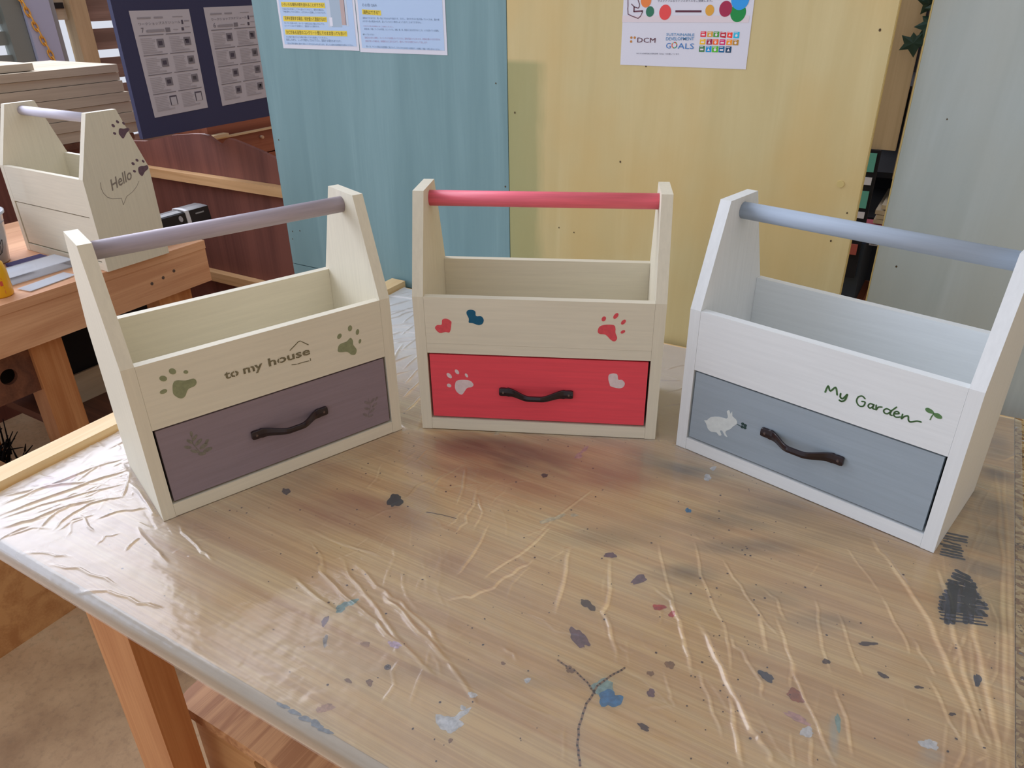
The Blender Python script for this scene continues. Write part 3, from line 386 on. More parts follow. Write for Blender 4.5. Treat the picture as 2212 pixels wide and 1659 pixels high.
# ------------------------------------------------------------------ the main table
tbl = thing('work_table', 'pine work table with worn stained top and plastic sheet, carrying the three front carriers', 'table', (0, 0, 0))
x0, x1, y0, y1 = 0.02, 1.257, -0.975, 0.0
NX, NY = 520, 410
gx = np.linspace(x0+.0005, x1-.0005, NX); gy = np.linspace(y0+.0085, y1-.0005, NY)
GX, GY = np.meshgrid(gx, gy, indexing='ij')
def vnoise(X, Y, f, seed):
    rs = np.random.RandomState(seed); n = 128; g = rs.rand(n, n)
    x = X*f+37.3; y = Y*f+51.7; xi = np.floor(x).astype(int); yi = np.floor(y).astype(int); fx = x-xi; fy = y-yi
    fx = fx*fx*(3-2*fx); fy = fy*fy*(3-2*fy)
    a = g[xi % n, yi % n]; b = g[(xi+1) % n, yi % n]; c = g[xi % n, (yi+1) % n]; d = g[(xi+1) % n, (yi+1) % n]
    return (a*(1-fx)+b*fx)*(1-fy)+(c*(1-fx)+d*fx)*fy
def fbm(X, Y, f, seed, o=4):
    s = 0; a = 1; t = 0
    for k in range(o): s = s+a*vnoise(X, Y, f*2**k, seed+k); t += a; a *= 0.55
    return s/t
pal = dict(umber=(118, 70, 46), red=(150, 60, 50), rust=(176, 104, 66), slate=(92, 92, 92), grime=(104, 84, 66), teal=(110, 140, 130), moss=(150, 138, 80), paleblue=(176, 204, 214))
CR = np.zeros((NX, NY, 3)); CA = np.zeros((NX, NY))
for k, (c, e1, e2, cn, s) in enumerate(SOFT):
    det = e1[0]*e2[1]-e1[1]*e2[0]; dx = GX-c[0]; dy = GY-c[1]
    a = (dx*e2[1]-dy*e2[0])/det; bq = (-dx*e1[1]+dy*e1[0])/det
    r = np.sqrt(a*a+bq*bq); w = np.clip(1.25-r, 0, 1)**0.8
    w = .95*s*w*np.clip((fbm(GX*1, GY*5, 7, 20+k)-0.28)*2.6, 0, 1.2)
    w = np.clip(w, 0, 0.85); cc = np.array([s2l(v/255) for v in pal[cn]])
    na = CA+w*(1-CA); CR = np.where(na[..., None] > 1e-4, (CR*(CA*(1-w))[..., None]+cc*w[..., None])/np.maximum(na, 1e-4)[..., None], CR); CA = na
bmv = np.stack([GX, GY, np.full_like(GX, TZ)], -1).reshape(-1, 3)
def grid_mesh(name, Vv, nx, ny):
    me = bpy.data.meshes.new(name); i = np.arange(nx*ny).reshape(nx, ny)
    q = np.stack([i[:-1, :-1], i[1:, :-1], i[1:, 1:], i[:-1, 1:]], -1).reshape(-1, 4)
    me.vertices.add(nx*ny); me.vertices.foreach_set('co', Vv.astype('f').ravel())
    me.loops.add(len(q)*4); me.loops.foreach_set('vertex_index', q.ravel().astype('i')); me.polygons.add(len(q))
    me.polygons.foreach_set('loop_start', (np.arange(len(q))*4).astype('i')); me.polygons.foreach_set('loop_total', np.full(len(q), 4, 'i'))
    me.polygons.foreach_set('use_smooth', np.ones(len(q), bool)); me.update(calc_edges=True); me.validate(); return me
me = grid_mesh('top_surface', bmv, NX, NY)
ca_ = me.color_attributes.new('stain', 'FLOAT_COLOR', 'POINT'); ca_.data.foreach_set('color', np.concatenate([CR, CA[..., None]], -1).astype('f').ravel())
M['slab'] = wood('window_lit_table_edge', (226, 212, 190), (206, 188, 160), 1.0, 'X')  # slab wood paled to paint in window light and film sheen on the edge
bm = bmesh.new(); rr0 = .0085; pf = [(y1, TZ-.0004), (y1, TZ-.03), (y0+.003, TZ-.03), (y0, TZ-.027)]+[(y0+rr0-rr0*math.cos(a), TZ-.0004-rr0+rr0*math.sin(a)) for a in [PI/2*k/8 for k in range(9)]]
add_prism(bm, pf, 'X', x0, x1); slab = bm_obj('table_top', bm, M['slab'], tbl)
link('stained_surface', me, M['table'], slab)
box('leg', (.215, -.93, 0), (.305, -.885, TZ-.03), M['pine_z'], tbl, 0.002)
box('leg', (1.05, -.93, 0), (1.14, -.885, TZ-.03), M['pine_z'], tbl, 0.002)
box('leg', (.215, -.10, 0), (.305, -.055, TZ-.03), M['pine_z'], tbl, 0.002)
box('leg', (1.05, -.10, 0), (1.14, -.055, TZ-.03), M['pine_z'], tbl, 0.002)
bmt = bmesh.new(); add_box(bmt, (.008, -1.02, TZ-.03), (.046, .004, TZ+.014)); bat = bm_obj('edge_batten', bmt, M['pale'], tbl, 0.002); bat['label'] = 'pale raw pine batten along the left edge'
slab.data.transform(Matrix.Translation((0, 0, 0)))
# dried paint marks lying on the boards
pc = dict(arc=(172, 134, 98), black=(34, 30, 36), paleblue=(160, 188, 178), blue=(66, 140, 186), white=(240, 242, 242), purple=(132, 98, 108), darkbrown=(92, 66, 54), teal=(138, 174, 168), grey=(160, 150, 140), tan=(186, 142, 100), brown=(160, 118, 78), red=(206, 82, 68), charcoal=(72, 72, 88), rust=(182, 110, 70), pink=(220, 176, 166), lilac=(222, 196, 220), pinktan=(216, 172, 140), cream=(226, 212, 176), blue2=(150, 158, 166))
for k, (c, e1, e2, cn) in enumerate(SPOTS):
    rs = random.Random(k); n = 26; poly = []
    ph = [rs.random()*6.28 for _ in range(4)]
    for i in range(n):
        t = 2*PI*i/n; r = 1+0.16*math.sin(2*t+ph[0])+0.12*math.sin(3*t+ph[1])+0.09*math.sin(5*t+ph[2])+0.07*math.sin(8*t+ph[3])+rs.uniform(-.05, .05)
        poly.append((c[0]+r*(e1[0]*math.cos(t)+e2[0]*math.sin(t)), c[1]+r*(e1[1]*math.cos(t)+e2[1]*math.sin(t))))
    bm = bmesh.new(); f = bm.faces.new([bm.verts.new((p[0], p[1], TZ+.00015+.00001*(k % 9))) for p in poly])
    o = bm_obj('paint_spot', bm, paint('dried_paint_%s' % cn, pc[cn], 0.18, (150, 150, 150)) if ('dp_'+cn) not in M else M['dp_'+cn], slab); M['dp_'+cn] = o.data.materials[0]
for cn in ('brown', 'darkbrown', 'charcoal', 'arc'):
    if ('dp_'+cn) not in M: M['dp_'+cn] = paint('dried_paint_%s' % cn, pc[cn], 0.18, (150, 150, 150))
bmc = {}
for c, w, pts in STROKES:
    bm = bmc.setdefault(c, bmesh.new())
    dense = []
    for a, b_ in zip(pts, pts[1:]):
        for j in range(4): dense.append((a[0]+(b_[0]-a[0])*j/4+random.uniform(-.0006, .0006), a[1]+(b_[1]-a[1])*j/4+random.uniform(-.0006, .0006)))
    dense.append(pts[-1])
    for p in ribbon_polys(dense, w/1000.0*random.uniform(.8, 1.1)): bm.faces.new([bm.verts.new((x, y, TZ+.00025)) for x, y in p])
for c, bm in bmc.items(): bm_obj('brush_stroke', bm, M['dp_'+c], slab)
bm = bmesh.new(); rs = random.Random(5)
for i in range(420):
    x = rs.uniform(.1, 1.24); y = rs.uniform(-.95, -.35) if i % 3 else rs.gauss(-.6, .12); r = rs.choice([.0006, .0008, .001, .0014])
    if i < 50: x = .98+rs.gauss(0, .02)+(-.62-y)*.2
    if not (-.97 < y < -.02): continue
    for p in [ellipse((x, y), r, r*rs.uniform(.6, 1), rs.random()*3, 8)]: bm.faces.new([bm.verts.new((u, v, TZ+.00035)) for u, v in p])
o = bm_obj('paint_specks', bm, M['dp_darkbrown'], slab); o['kind'] = 'stuff'
# a cross-head screw let into the top
bm = bmesh.new(); add_lathe(bm, [(.0035, -.0002), (.0035, .0003), (.0028, .0006)], (0.7085, -.88, TZ), 20); add_box(bm, (.7065, -.8804, TZ+.0005), (.7105, -.8796, TZ+.0007), 1); add_box(bm, (.7081, -.882, TZ+.0005), (.7089, -.878, TZ+.0007), 1)
bm_obj('screw', bm, [M['screw'], M['blackm']], tbl)

# ------------------------------------------------------------------ plastic film over the table
FX, FY = 860, 700
fx_ = np.linspace(.052, 1.2665, FX); 
# the sheet runs over the front edge and hangs down: arclength parameter
sv = np.linspace(-0.020, .968, FY)          # distance from the front edge (negative = hanging part)
def foot(cx, cy, yaw):
    def f(X, Y, m_):
        ca, sa = math.cos(yaw), math.sin(yaw); dx = X-cx; dy = Y-cy; u = ca*dx+sa*dy; v = -sa*dx+ca*dy
        d = np.maximum(np.abs(u)-.18, np.maximum(-v, v-.17)); return d
    return f
CARR = [(0.369, -0.6727, 1.2056), (0.624, -0.4122, 0.42), (0.9969, -0.3772, -0.2199)]
PXs, SS = np.meshgrid(fx_, sv, indexing='ij')
YY = y0+SS; base_h = np.full_like(PXs, .0012)
H = np.zeros_like(PXs)
def ridge(w, h, pts):
    global H
    w = w/1000.0; h = h/1000.0
    P = [np.array(p) for p in pts]; L = [0]
    for a, b_ in zip(P, P[1:]): L.append(L[-1]+np.linalg.norm(b_-a))
    tot = L[-1]; xs = [p[0] for p in P]; ys = [p[1] for p in P]
    i0 = np.searchsorted(fx_, min(xs)-5*w); i1 = np.searchsorted(fx_, max(xs)+5*w); j0 = np.searchsorted(sv, min(ys)-y0-5*w); j1 = np.searchsorted(sv, max(ys)-y0+5*w)
    if i1 <= i0 or j1 <= j0: return
    X = PXs[i0:i1, j0:j1]; Y = YY[i0:i1, j0:j1]; best = np.full(X.shape, 1e9); T = np.zeros(X.shape)
    for k, (a, b_) in enumerate(zip(P, P[1:])):
        d = b_-a; l2 = d@d+1e-12; t = np.clip(((X-a[0])*d[0]+(Y-a[1])*d[1])/l2, 0, 1)
        dd = np.hypot(X-a[0]-t*d[0], Y-a[1]-t*d[1]); m_ = dd < best; best = np.where(m_, dd, best); T = np.where(m_, (L[k]+t*math.sqrt(l2))/max(tot, 1e-6), T)
    env = np.clip(np.minimum(T, 1-T)*5, 0.05, 1)**0.7
    r = h*env*np.exp(-(best/w)**2)
    H[i0:i1, j0:j1] = np.maximum(H[i0:i1, j0:j1], r)
def wiggle(pts, amp):
    out = [pts[0]]
    for a, b_ in zip(pts, pts[1:]):
        for t in (.33, .66, 1): out.append((a[0]+(b_[0]-a[0])*t+random.gauss(0, amp), a[1]+(b_[1]-a[1])*t+random.gauss(0, amp)))
    return out
for w, h, pts in RIDGES: ridge(w*(.7 if w >= 3 else .5), h*.75, wiggle(pts, .0012))
rs = np.random.RandomState(11)
def rnd(n, cx, cy, sx_, sy_, ang, sa_, lmin, lmax, w, h):
    for _ in range(n):
        x = rs.normal(cx, sx_); y = rs.normal(cy, sy_); a = rs.normal(ang, sa_); l = rs.uniform(lmin, lmax)
        ridge(w*rs.uniform(.4, .75), h*rs.uniform(.2, .7), wiggle([(x-l/2*math.cos(a), y-l/2*math.sin(a)), (x+l/2*math.cos(a), y+l/2*math.sin(a))], l*.05))
rnd(90, .16, -.80, .06, .07, 0.6, 0.9, .01, .05, 1.8, 1.6)      # crumpled corner by the left carrier
rnd(50, .30, -.80, .07, .05, 1.2, 1.0, .01, .03, 1.6, 1.1)
rnd(60, .55, -.62, .12, .07, 1.3, 0.8, .02, .07, 1.8, .8)
rnd(70, .80, -.70, .2, .12, -0.9, 0.5, .02, .09, 2.0, .7)
rnd(120, .14, -.28, .09, .16, .9, .4, .04, .16, 3.0, 4.2)        # far left strip of sheet
rnd(70, .86, -.14, .2, .06, .4, .5, .03, .10, 2.6, 3.2)
rnd(40, 1.22, -.5, .015, .25, 1.5, .06, .05, .25, 2.5, 1.6)
H += .0006*np.clip(fbm(PXs*2, YY*2, 14, 3)-.45, 0, 1)*2
H += .0004*fbm(PXs, YY*2, 60, 8)
for c in CARR:
    d = foot(*c)(PXs, YY, 0); k = np.clip((d-.001)/.006, 0, 1); H = H*k; base_h = base_h*np.clip(k, .45, 1)
    H += np.where((d > .002) & (d < .012), .0006*vnoise(PXs, YY, 90, 4), 0)
# profile over the front edge
R_ = .0095; s_ = SS
arc = R_*PI/2
Yc = np.where(s_ > R_, YY, y0); Zc = np.zeros_like(s_)
t = np.clip((R_-s_)/arc, 0, 1)*(PI/2)
Yp = np.where(s_ >= R_, YY, y0+R_-np.sin(t)*R_-.0006*(t > 0)); Zp = np.where(s_ >= R_, 0, -(1-np.cos(t))*R_)
below = s_ < R_-arc
Zp = np.where(below, -R_-((R_-arc)-s_), Zp)
ny_ = np.where(s_ >= R_, 0, -np.sin(t)); nz_ = np.where(s_ >= R_, 1, np.cos(t))
off = base_h+H
V3 = np.stack([PXs, Yp+ny_*(off+.0006), TZ+Zp+nz_*off], -1)
# right side: runs off the top edge and droops a little
over = np.clip((PXs-1.2575)/.009, 0, 1); V3[..., 2] -= over**2*.0016
# left side rides up to the batten
lf = np.clip((.066-PXs)/.014, 0, 1); V3[..., 2] += lf**2*.004*fbm(PXs, YY, 30, 9)
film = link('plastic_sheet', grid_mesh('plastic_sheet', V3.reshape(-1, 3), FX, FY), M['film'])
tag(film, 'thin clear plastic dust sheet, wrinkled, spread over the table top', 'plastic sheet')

pk = bmesh.new(); f = pk.faces.new([pk.verts.new((x, y, TZ+.0006)) for x, y in [(.066, -.885), (.068, -.846), (.100, -.832), (.126, -.862)]])
o = bm_obj('pink_paper_scrap', pk, M['pink']); tag(o, 'pink paper scrap with scribbled marks under the plastic at the left corner', 'paper scrap')
decal('scribble', ribbon_polys([(.084, -.868), (.092, -.848), (.094, -.862), (.104, -.846), (.104, -.86)], .0012), lambda u, v, d: (u, v, TZ+.0006+d), M['pencil'], o)

# ------------------------------------------------------------------ the carriers
W, D, T_, H1, HT, DT, HR, TF, HB, Z0, Z1 = .36, .1699, .0158, .2199, .3595, .0735, .3406, .0121, .2248, .0194, .1312
F0, B0 = (D-DT)/2, (D+DT)/2
def side_bm(x):
    bm = bmesh.new(); add_prism(bm, [(0, 0), (0, H1), (F0, HT), (B0, HT), (D, H1), (D, 0)], 'X', x, x+T_); return bm
def face_front(d0):
    return lambda u, v, d: (u, d0-d, v)
def face_side(u, v, d): return (W/2+d, u, v)
def handle_bm():
    bm = bmesh.new(); n = 40; L = .0555; prev = None
    for i in range(n+1):
        s = -1+2*i/n; x = s*L; a = abs(s)
        q_ = min(max((.76-a)/.62, 0), 1); q_ = q_*q_*(3-2*q_); bow = .003+.0185*q_
        hh = .0062 if a > .80 else (.0062+.0010*(1-abs(a-.74)/.06) if a > .68 else .0040+.0022*((a-.15)/.53 if a > .15 else 0))
        if a > .97: hh *= .85
        ya, yb = -bow-.0018, -bow+.0020
        if a > .8: yb = 0
        zc = 0
        ring = [bm.verts.new((x, ya, zc-hh)), bm.verts.new((x, ya-.001, zc)), bm.verts.new((x, ya, zc+hh)), bm.verts.new((x, yb, zc+hh)), bm.verts.new((x, yb, zc-hh))]
        if prev:
            for k in range(5): bm.faces.new((prev[k], prev[(k+1) % 5], ring[(k+1) % 5], ring[k]))
        else: bm.faces.new(ring[::-1])
        prev = ring
    bm.faces.new(prev)
    for sx_ in (-1, 1):
        r = bmesh.ops.create_cone(bm, cap_ends=True, segments=14, radius1=.0026, radius2=.002, depth=.0012, matrix=Matrix.Translation((sx_*.0493, -.0054, 0))@Matrix.Rotation(PI/2, 4, 'X'))
        for v in r['verts']:
            for f in v.link_faces: f.material_index = 1
    return bm
def carrier(label, loc, yaw, body, body_z, dr, rod, handle_at=None, rail=False):
    t = thing('tool_carrier', label, 'carrier', loc, yaw, None)
    parts = {}
    for x in (-W/2, W/2-T_): parts['side%d' % (x > 0)] = bm_obj('side_panel', side_bm(x), body_z, t, .0009, 2)
    zf = .1475 if rail else Z1+.0004
    parts['front'] = box('front_panel', (-W/2+T_+.0002, .0002, zf), (W/2-T_-.0002, TF, H1), body, t, .0007)
    if rail: box('rail', (-W/2+T_+.0002, .0003, Z1+.0004), (W/2-T_-.0002, TF+.003, zf-.0002), body, t, .0004)
    box('back_panel', (-W/2+T_+.0002, D-TF, .002), (W/2-T_-.0002, D-.0002, HB), body, t, .0007)
    box('shelf_board', (-W/2+T_+.0002, TF+.0003+(.003 if rail else 0), Z1), (W/2-T_-.0002, D-TF-.0003, Z1+.010), body, t)
    box('base_board', (-W/2+T_+.0002, .0003, .0004), (W/2-T_-.0002, D-TF-.0003, Z0), body, t, .0007)
    bm = bmesh.new(); xs = -W/2+T_+.0001; add_tube(bm, [(xs, D/2, HR), (-xs, D/2, HR)], .0112, 36); bm_obj('rod', bm, rod, t)
    # drawer
    g = .0030; xa, xb = -W/2+T_+g, W/2-T_-g
    bm = bmesh.new(); add_box(bm, (xa, .0016, Z0+.0034), (xb, .0125, Z1-.0024)); parts['drawer'] = d = bm_obj('drawer', bm, dr, t, .001)
    bm = bmesh.new(); za, zb = Z0+.004, Z1-.012
    add_box(bm, (xa+.001, .0127, za), (xa+.009, D-TF-.012, zb)); add_box(bm, (xb-.009, .0127, za), (xb-.001, D-TF-.012, zb))
    add_box(bm, (xa+.0095, D-TF-.021, za), (xb-.0095, D-TF-.013, zb)); add_box(bm, (xa+.0095, .0127, za), (xb-.0095, D-TF-.0215, za+.005))
    bm_obj('drawer_body', bm, M['dark_gap'], d)
    if handle_at:
        h = bm_obj('handle', handle_bm(), [M['handle'], M['screw']], d, .0004, 1, False, (handle_at[0], .0016, handle_at[1])); h['label'] = 'dark brown arched pull handle'
    return t, parts
def paw(name, pad, toes, place, mat, parent, label):
    k = [[(a/1000, b_/1000) for a, b_ in smooth_poly(pad, 4)]]
    for (cx, cy, a, b_, ang) in toes: k.append([(x/1000, y/1000) for x, y in ellipse((cx, cy), a, b_, ang, 18)])
    return decal(name, k, place, mat, parent, label=label)
def mm(p): return [(a/1000, b_/1000) for a, b_ in p]
ZB = TZ+.0009
FR = face_front(.0002); FD = face_front(.0016)
# left carrier
cl, pl = carrier('cream carrier with mauve drawer and green "to my house" stencil on its front', (CARR[0][0], CARR[0][1], ZB), CARR[0][2], M['cream'], M['cream_z'], M['mauve'], M['mauve_rod'], (.0075, .0785))
paw('paw_print', [(-127.3, 185.7), (-122.9, 188.6), (-112.2, 185.0), (-102.6, 184.4), (-100.3, 178.7), (-103.7, 174.3), (-111.9, 172.6), (-117.6, 164.4), (-123.5, 163.6), (-129.6, 170.9), (-129.4, 178.7)],
    [(-124.5, 201.7, 4.6, 3.6, -.9), (-109.8, 196, 2.9, 2.3, -.5), (-136.7, 195.9, 4.6, 3.5, -.7), (-140.1, 179.1, 4.4, 2.8, .1)], FR, M['sage'], pl['front'], 'large sage green paw print at the left end')
paw('paw_print', [(91.6, 162.6), (95.2, 171.3), (106.5, 172.9), (113.1, 176.6), (116.2, 171.2), (115.9, 165.1), (120.1, 156.3), (117.3, 149.7), (111.1, 151.1), (105.6, 157.0), (96.0, 159.5)],
    [(96.9, 183.8, 4.2, 3.1, .9), (114.2, 190.9, 4.4, 3.2, 1.4), (124.8, 182.2, 4.2, 2.7, 1.3), (126.8, 167.3, 3.4, 2.0, 1.2)], FR, M['sage'], pl['front'], 'sage green paw print at the right end')
# stencil lettering
words = [('to', (-66, 171.0), (-47.5, 170.8)), ('my', (-41.5, 170.6), (-15.5, 170.6)), ('house', (-7.5, 170.6), (51.5, 170.4))]
Vv, Ff = [], []
for wd, a, b_ in words:
    me = text_polys_mesh(wd, (b_[0]-a[0])/1000, .0112, 0, .022); o_ = len(Vv)
    Vv += [(a[0]/1000+v.co.x, .0002-.0004, a[1]/1000+v.co.y) for v in me.vertices]; Ff += [[o_+i for i in p.vertices] for p in me.polygons]
me = bpy.data.meshes.new('lettering'); me.from_pydata(Vv, [], Ff); o = link('lettering', me, M['olive'], pl['front']); o['label'] = 'olive stencil lettering reading to my house'
for x, z0_, z1_ in [(-52.8, 170, 180), (-32.5, 170, 180), (7.2, 170, 180)]:
    decal('stencil_bridge', [[(x/1000, z0_/1000), (x/1000+.0009, z0_/1000), (x/1000+.0009, z1_/1000), (x/1000, z1_/1000)]], face_front(-.0001), M['cream'], pl['front'], .0002)
decal('roof_mark', ribbon_polys(mm([(24.4, 184.4), (37.5, 193.2), (40.5, 193.2)]), .0012)+ribbon_polys(mm([(41.8, 192.2), (50.5, 184.8)]), .0012), FR, M['olive'], pl['front'])
decal('floor_mark', ribbon_polys(mm([(23.5, 163.2), (30, 161.8)]), .0011)+ribbon_polys(mm([(31.5, 161.6), (36, 161.8), (48, 161.2)]), .001)+ribbon_polys(mm([(50.3, 161), (50.3, 164)]), .0011), FR, M['olive'], pl['front'])
def leaf_spray(stem, leaves, mat, parent, lab):
    polys = ribbon_polys(mm(stem), .0009)
    for (x, z, l, w_, a) in leaves: polys.append([(u/1000, v/1000) for u, v in ellipse((x, z), l, w_, a, 14)])
    decal('leaf_stencil', polys, FD, mat, parent, label=lab)
leaf_spray([(-121, 108), (-122, 95), (-116, 80)], [(-125, 100, 5, 2, 2.2), (-118, 103, 5, 2, .8), (-129, 93, 5, 2, 2.6), (-115, 95, 6, 2.6, .6), (-122, 84, 6, 2.2, 2.5), (-110, 87, 6, 3, .4), (-106, 80, 6, 3, .1), (-114, 77, 5, 2.6, -.3), (-121, 110, 4, 1.7, 1.5), (-105, 92, 4, 2, .8)], M['sage_faint2'], pl['drawer'], 'faint green leaf spray')
leaf_spray([(130, 72), (132, 58), (126, 42)], [(127, 66, 5, 2, 2.4), (136, 66, 5, 2, .7), (139, 58, 5, 2, .5), (126, 56, 5, 2, 2.6), (134, 50, 5, 2, .5), (122, 47, 5, 2, 2.4), (131, 42, 4, 1.8, .2), (143, 67, 4, 1.7, .9)], M['sage_faint'], pl['drawer'], 'very faint leaf spray')
# middle carrier
cm, pm = carrier('cream carrier with bright red drawer, coral handle rod and a blue heart', (CARR[1][0], CARR[1][1], ZB), CARR[1][2], M['cream'], M['cream_z'], M['red'], M['red_rod'], (-.0016, .0715), True)
decal('heart', [mm(smooth_poly([(-149.5, 171.6), (-146.3, 176.8), (-139.5, 177.7), (-138.1, 185.3), (-132.2, 187.5), (-125.2, 183.7), (-125.1, 178.6), (-128.0, 166.2), (-134.4, 166.3), (-143.2, 164.5)], 3))], FR, M['coral'], pm['front'], label='coral red heart')
decal('heart', [mm(smooth_poly([(-102.0, 196.7), (-100.3, 201.2), (-94.6, 202.6), (-89.0, 200.1), (-88.3, 193.1), (-80.8, 193.0), (-77.2, 187.5), (-79.3, 181.3), (-85.1, 179.1), (-93.5, 181.8), (-99.2, 182.6), (-98.9, 188.7)], 3))], FR, M['petrol'], pm['front'], label='petrol blue heart')
paw('paw_print', [(86.3, 175.2), (88.2, 182.4), (95.3, 186.0), (108.1, 186.1), (111.0, 181.2), (111.4, 174.2), (114.2, 166.2), (111.2, 161.0), (105.6, 162.8), (97.8, 170.6), (89.5, 171.7)],
    [(94, 195.1, 4, 2.9, 1.2), (110.6, 200.1, 5, 2.8, 1.0), (121.6, 191.1, 4.4, 2.6, .9), (121.7, 176.2, 3.6, 2.2, .6)], FR, M['coral'], pm['front'], 'coral red paw print')
paw('paw_print', [(-125.1, 74.7), (-123.1, 84.2), (-116.0, 87.4), (-102.1, 86.9), (-96.4, 80.5), (-99.6, 75.9), (-106.6, 73.8), (-113.0, 64.1), (-117.1, 62.3), (-122.9, 67.0)],
    [(-132.9, 93.9, 5.2, 3.0, -.9), (-120.7, 100.8, 4.4, 2.7, -1.0), (-106.5, 95.5, 3.6, 2, -1.1), (-134, 77, 3.6, 3.0, -.5)], FD, M['offwhite'], pm['drawer'], 'off-white paw print')
decal('heart', [mm(smooth_poly([(104.9, 98.8), (105.5, 106.3), (112.0, 108.7), (117.7, 106.9), (119.4, 98.8), (124.7, 98.6), (129.2, 93.4), (127.3, 86.9), (120.8, 84.4), (109.2, 87.1), (107.1, 91.3)], 3))], FD, M['offwhite'], pm['drawer'], label='off-white heart')
# right carrier
cr, pr = carrier('white carrier with blue-grey drawer, rabbit stencil and green "My Garden" lettering', (CARR[2][0], CARR[2][1], ZB), CARR[2][2], M['white'], M['white_z'], M['blue'], M['blue_rod'], (.0012, .0765))
SK = [[(17, 162), (19, 171.2), (22.7, 165.5), (28, 172.4), (31.5, 163.5)], [(35.3, 166.5), (35.8, 161.8), (39, 161), (42.8, 168)], [(43.1, 168), (42, 160.5), (38.6, 156.8), (35.4, 157.4)],
      [(63.7, 170), (60, 172.2), (56, 169.5), (55, 164), (57.5, 159.6), (61, 158.4), (64.2, 160.5), (64.7, 165.6), (61, 165.2)],
      [(74, 166), (70.6, 165.8), (69, 162.4), (71, 160), (73.6, 162), (75, 166)], [(75, 166), (74.6, 161), (77.4, 160.6)], [(77.6, 166.4), (78.6, 160.4), (80.3, 164.6), (84.2, 166.3)],
      [(93.4, 165.6), (89.6, 166.2), (87, 163), (88.4, 160), (92, 160.4), (95.5, 166), (99.4, 172)], [(95.2, 166), (94.6, 160.4), (97, 160)],
      [(98.6, 162.8), (103.6, 165), (101.6, 167), (98.9, 165.2), (98.6, 161.2), (101.5, 159.4), (106, 161.4)],
      [(107.6, 165.6), (107.6, 159.6), (110, 163.6), (113.6, 165.6), (115, 161), (116.8, 159.2), (119.5, 160.2), (124, 163), (128.2, 163.4)]]
polys = []
for s in SK:
    d = []
    for i in range(len(s)-1):
        p0, p1, p2_, p3 = s[max(i-1, 0)], s[i], s[i+1], s[min(i+2, len(s)-1)]
        for j in range(4):
            t = j/4; d.append(tuple(0.5*((2*b_)+(-a_+c_)*t+(2*a_-5*b_+4*c_-e_)*t*t+(-a_+3*b_-3*c_+e_)*t**3) for a_, b_, c_, e_ in zip(p0, p1, p2_, p3)))
    d.append(s[-1]); polys += ribbon_polys(mm(d), .0022 if s[0][0] < 50 else .0018)
decal('lettering', polys, FR, M['green'], pr['front'], label='green handwritten lettering reading My Garden')
decal('sprout', [mm(smooth_poly([(128.6, 181.2), (131, 183.2), (136, 182), (138.6, 178.8), (135, 177.4), (130.6, 178.2)], 3)), mm(smooth_poly([(138, 178.6), (142, 180.4), (146.6, 178.4), (147, 175.2), (143, 174.2), (139.4, 175.6)], 3))]+ribbon_polys(mm([(138.3, 178.6), (137, 174), (136.4, 169.8)]), .0012), FR, M['green'], pr['front'], label='small green sprout')
decal('rabbit', [mm(smooth_poly([(-140.3, 58.0), (-136.0, 59.7), (-130.5, 67.3), (-118.4, 72.6), (-107.2, 73.9), (-105.4, 78.6), (-108.0, 85.3), (-104.6, 88.2), (-102.0, 83.6), (-100.2, 88.4), (-98.8, 81.1), (-93.0, 78.3), (-90.5, 72.7), (-96.1, 65.2), (-99.1, 60.0), (-104.7, 55.1), (-105.4, 50.8), (-101.7, 46.1), (-106.1, 46.5), (-110.7, 52.5), (-114, 51.0), (-110.8, 45.4), (-114.7, 43.2), (-119, 46.4), (-127.6, 44.2), (-133.2, 47.4), (-136.6, 54.1)], 2))], FD, M['rabbit'], pr['drawer'], label='pale sitting rabbit')
decal('clover', [mm(ellipse((-82.4, 75.2), 2.4, 2.2)), mm(ellipse((-78.6, 74.4), 2.4, 2.2)), mm(ellipse((-78.6, 70.6), 2.4, 2.2)), mm(ellipse((-82.6, 70.4), 2.4, 2.2))]+ribbon_polys(mm([(-82, 72), (-86, 70.6), (-90.2, 71.6)]), .0009), FD, M['dgreen'], pr['drawer'], label='dark green clover')
# fourth carrier on the bench behind
BZ = TZ+.012
c4, p4_ = carrier('cream carrier on the workbench, purple paw prints and speech bubble on its side', (-.812, -.2862, BZ+.0005), -.0184, M['cream'], M['cream_z'], M['cream'], M['grey_rod'])
paw('paw_print', [(114.7, 307.3), (119.1, 316.8), (130, 315), (140.4, 315.2), (143.1, 310.4), (134.0, 304.4), (122.6, 293.7), (116.3, 301.2)], [(105.6, 325.1, 4.6, 3.2, -.8), (118.4, 332.0, 4.2, 3, -.8), (132.5, 326.6, 4, 2.6, -.9), (104.3, 307.9, 4, 2.8, -.6)], face_side, M['purple'], p4_['side1'], 'upper purple paw print')
paw('paw_print', [(141.9, 221.6), (149.8, 224.7), (158, 223.6), (167.2, 223.1), (166.9, 215.3), (156.3, 209.5), (147.0, 201.3), (140.4, 209.5)], [(131.3, 233.7, 4.6, 3.2, -.8), (143.5, 239.7, 4.2, 3, -.8), (158.6, 234.6, 4, 2.6, -.9), (130.0, 216.1, 4, 2.8, -.6)], face_side, M['purple'], p4_['side1'], 'lower purple paw print')
me = text_polys_mesh('Hello', .064, .024, .5, .012)
ang = .30; me = map_mesh(me, lambda u, v: (W/2+.0004, .062+u*math.cos(ang)-v*math.sin(ang), .183+u*math.sin(ang)+v*math.cos(ang)))
o = link('lettering', me, M['pencil'], p4_['side1']); o['label'] = 'grey lettering reading Hello'
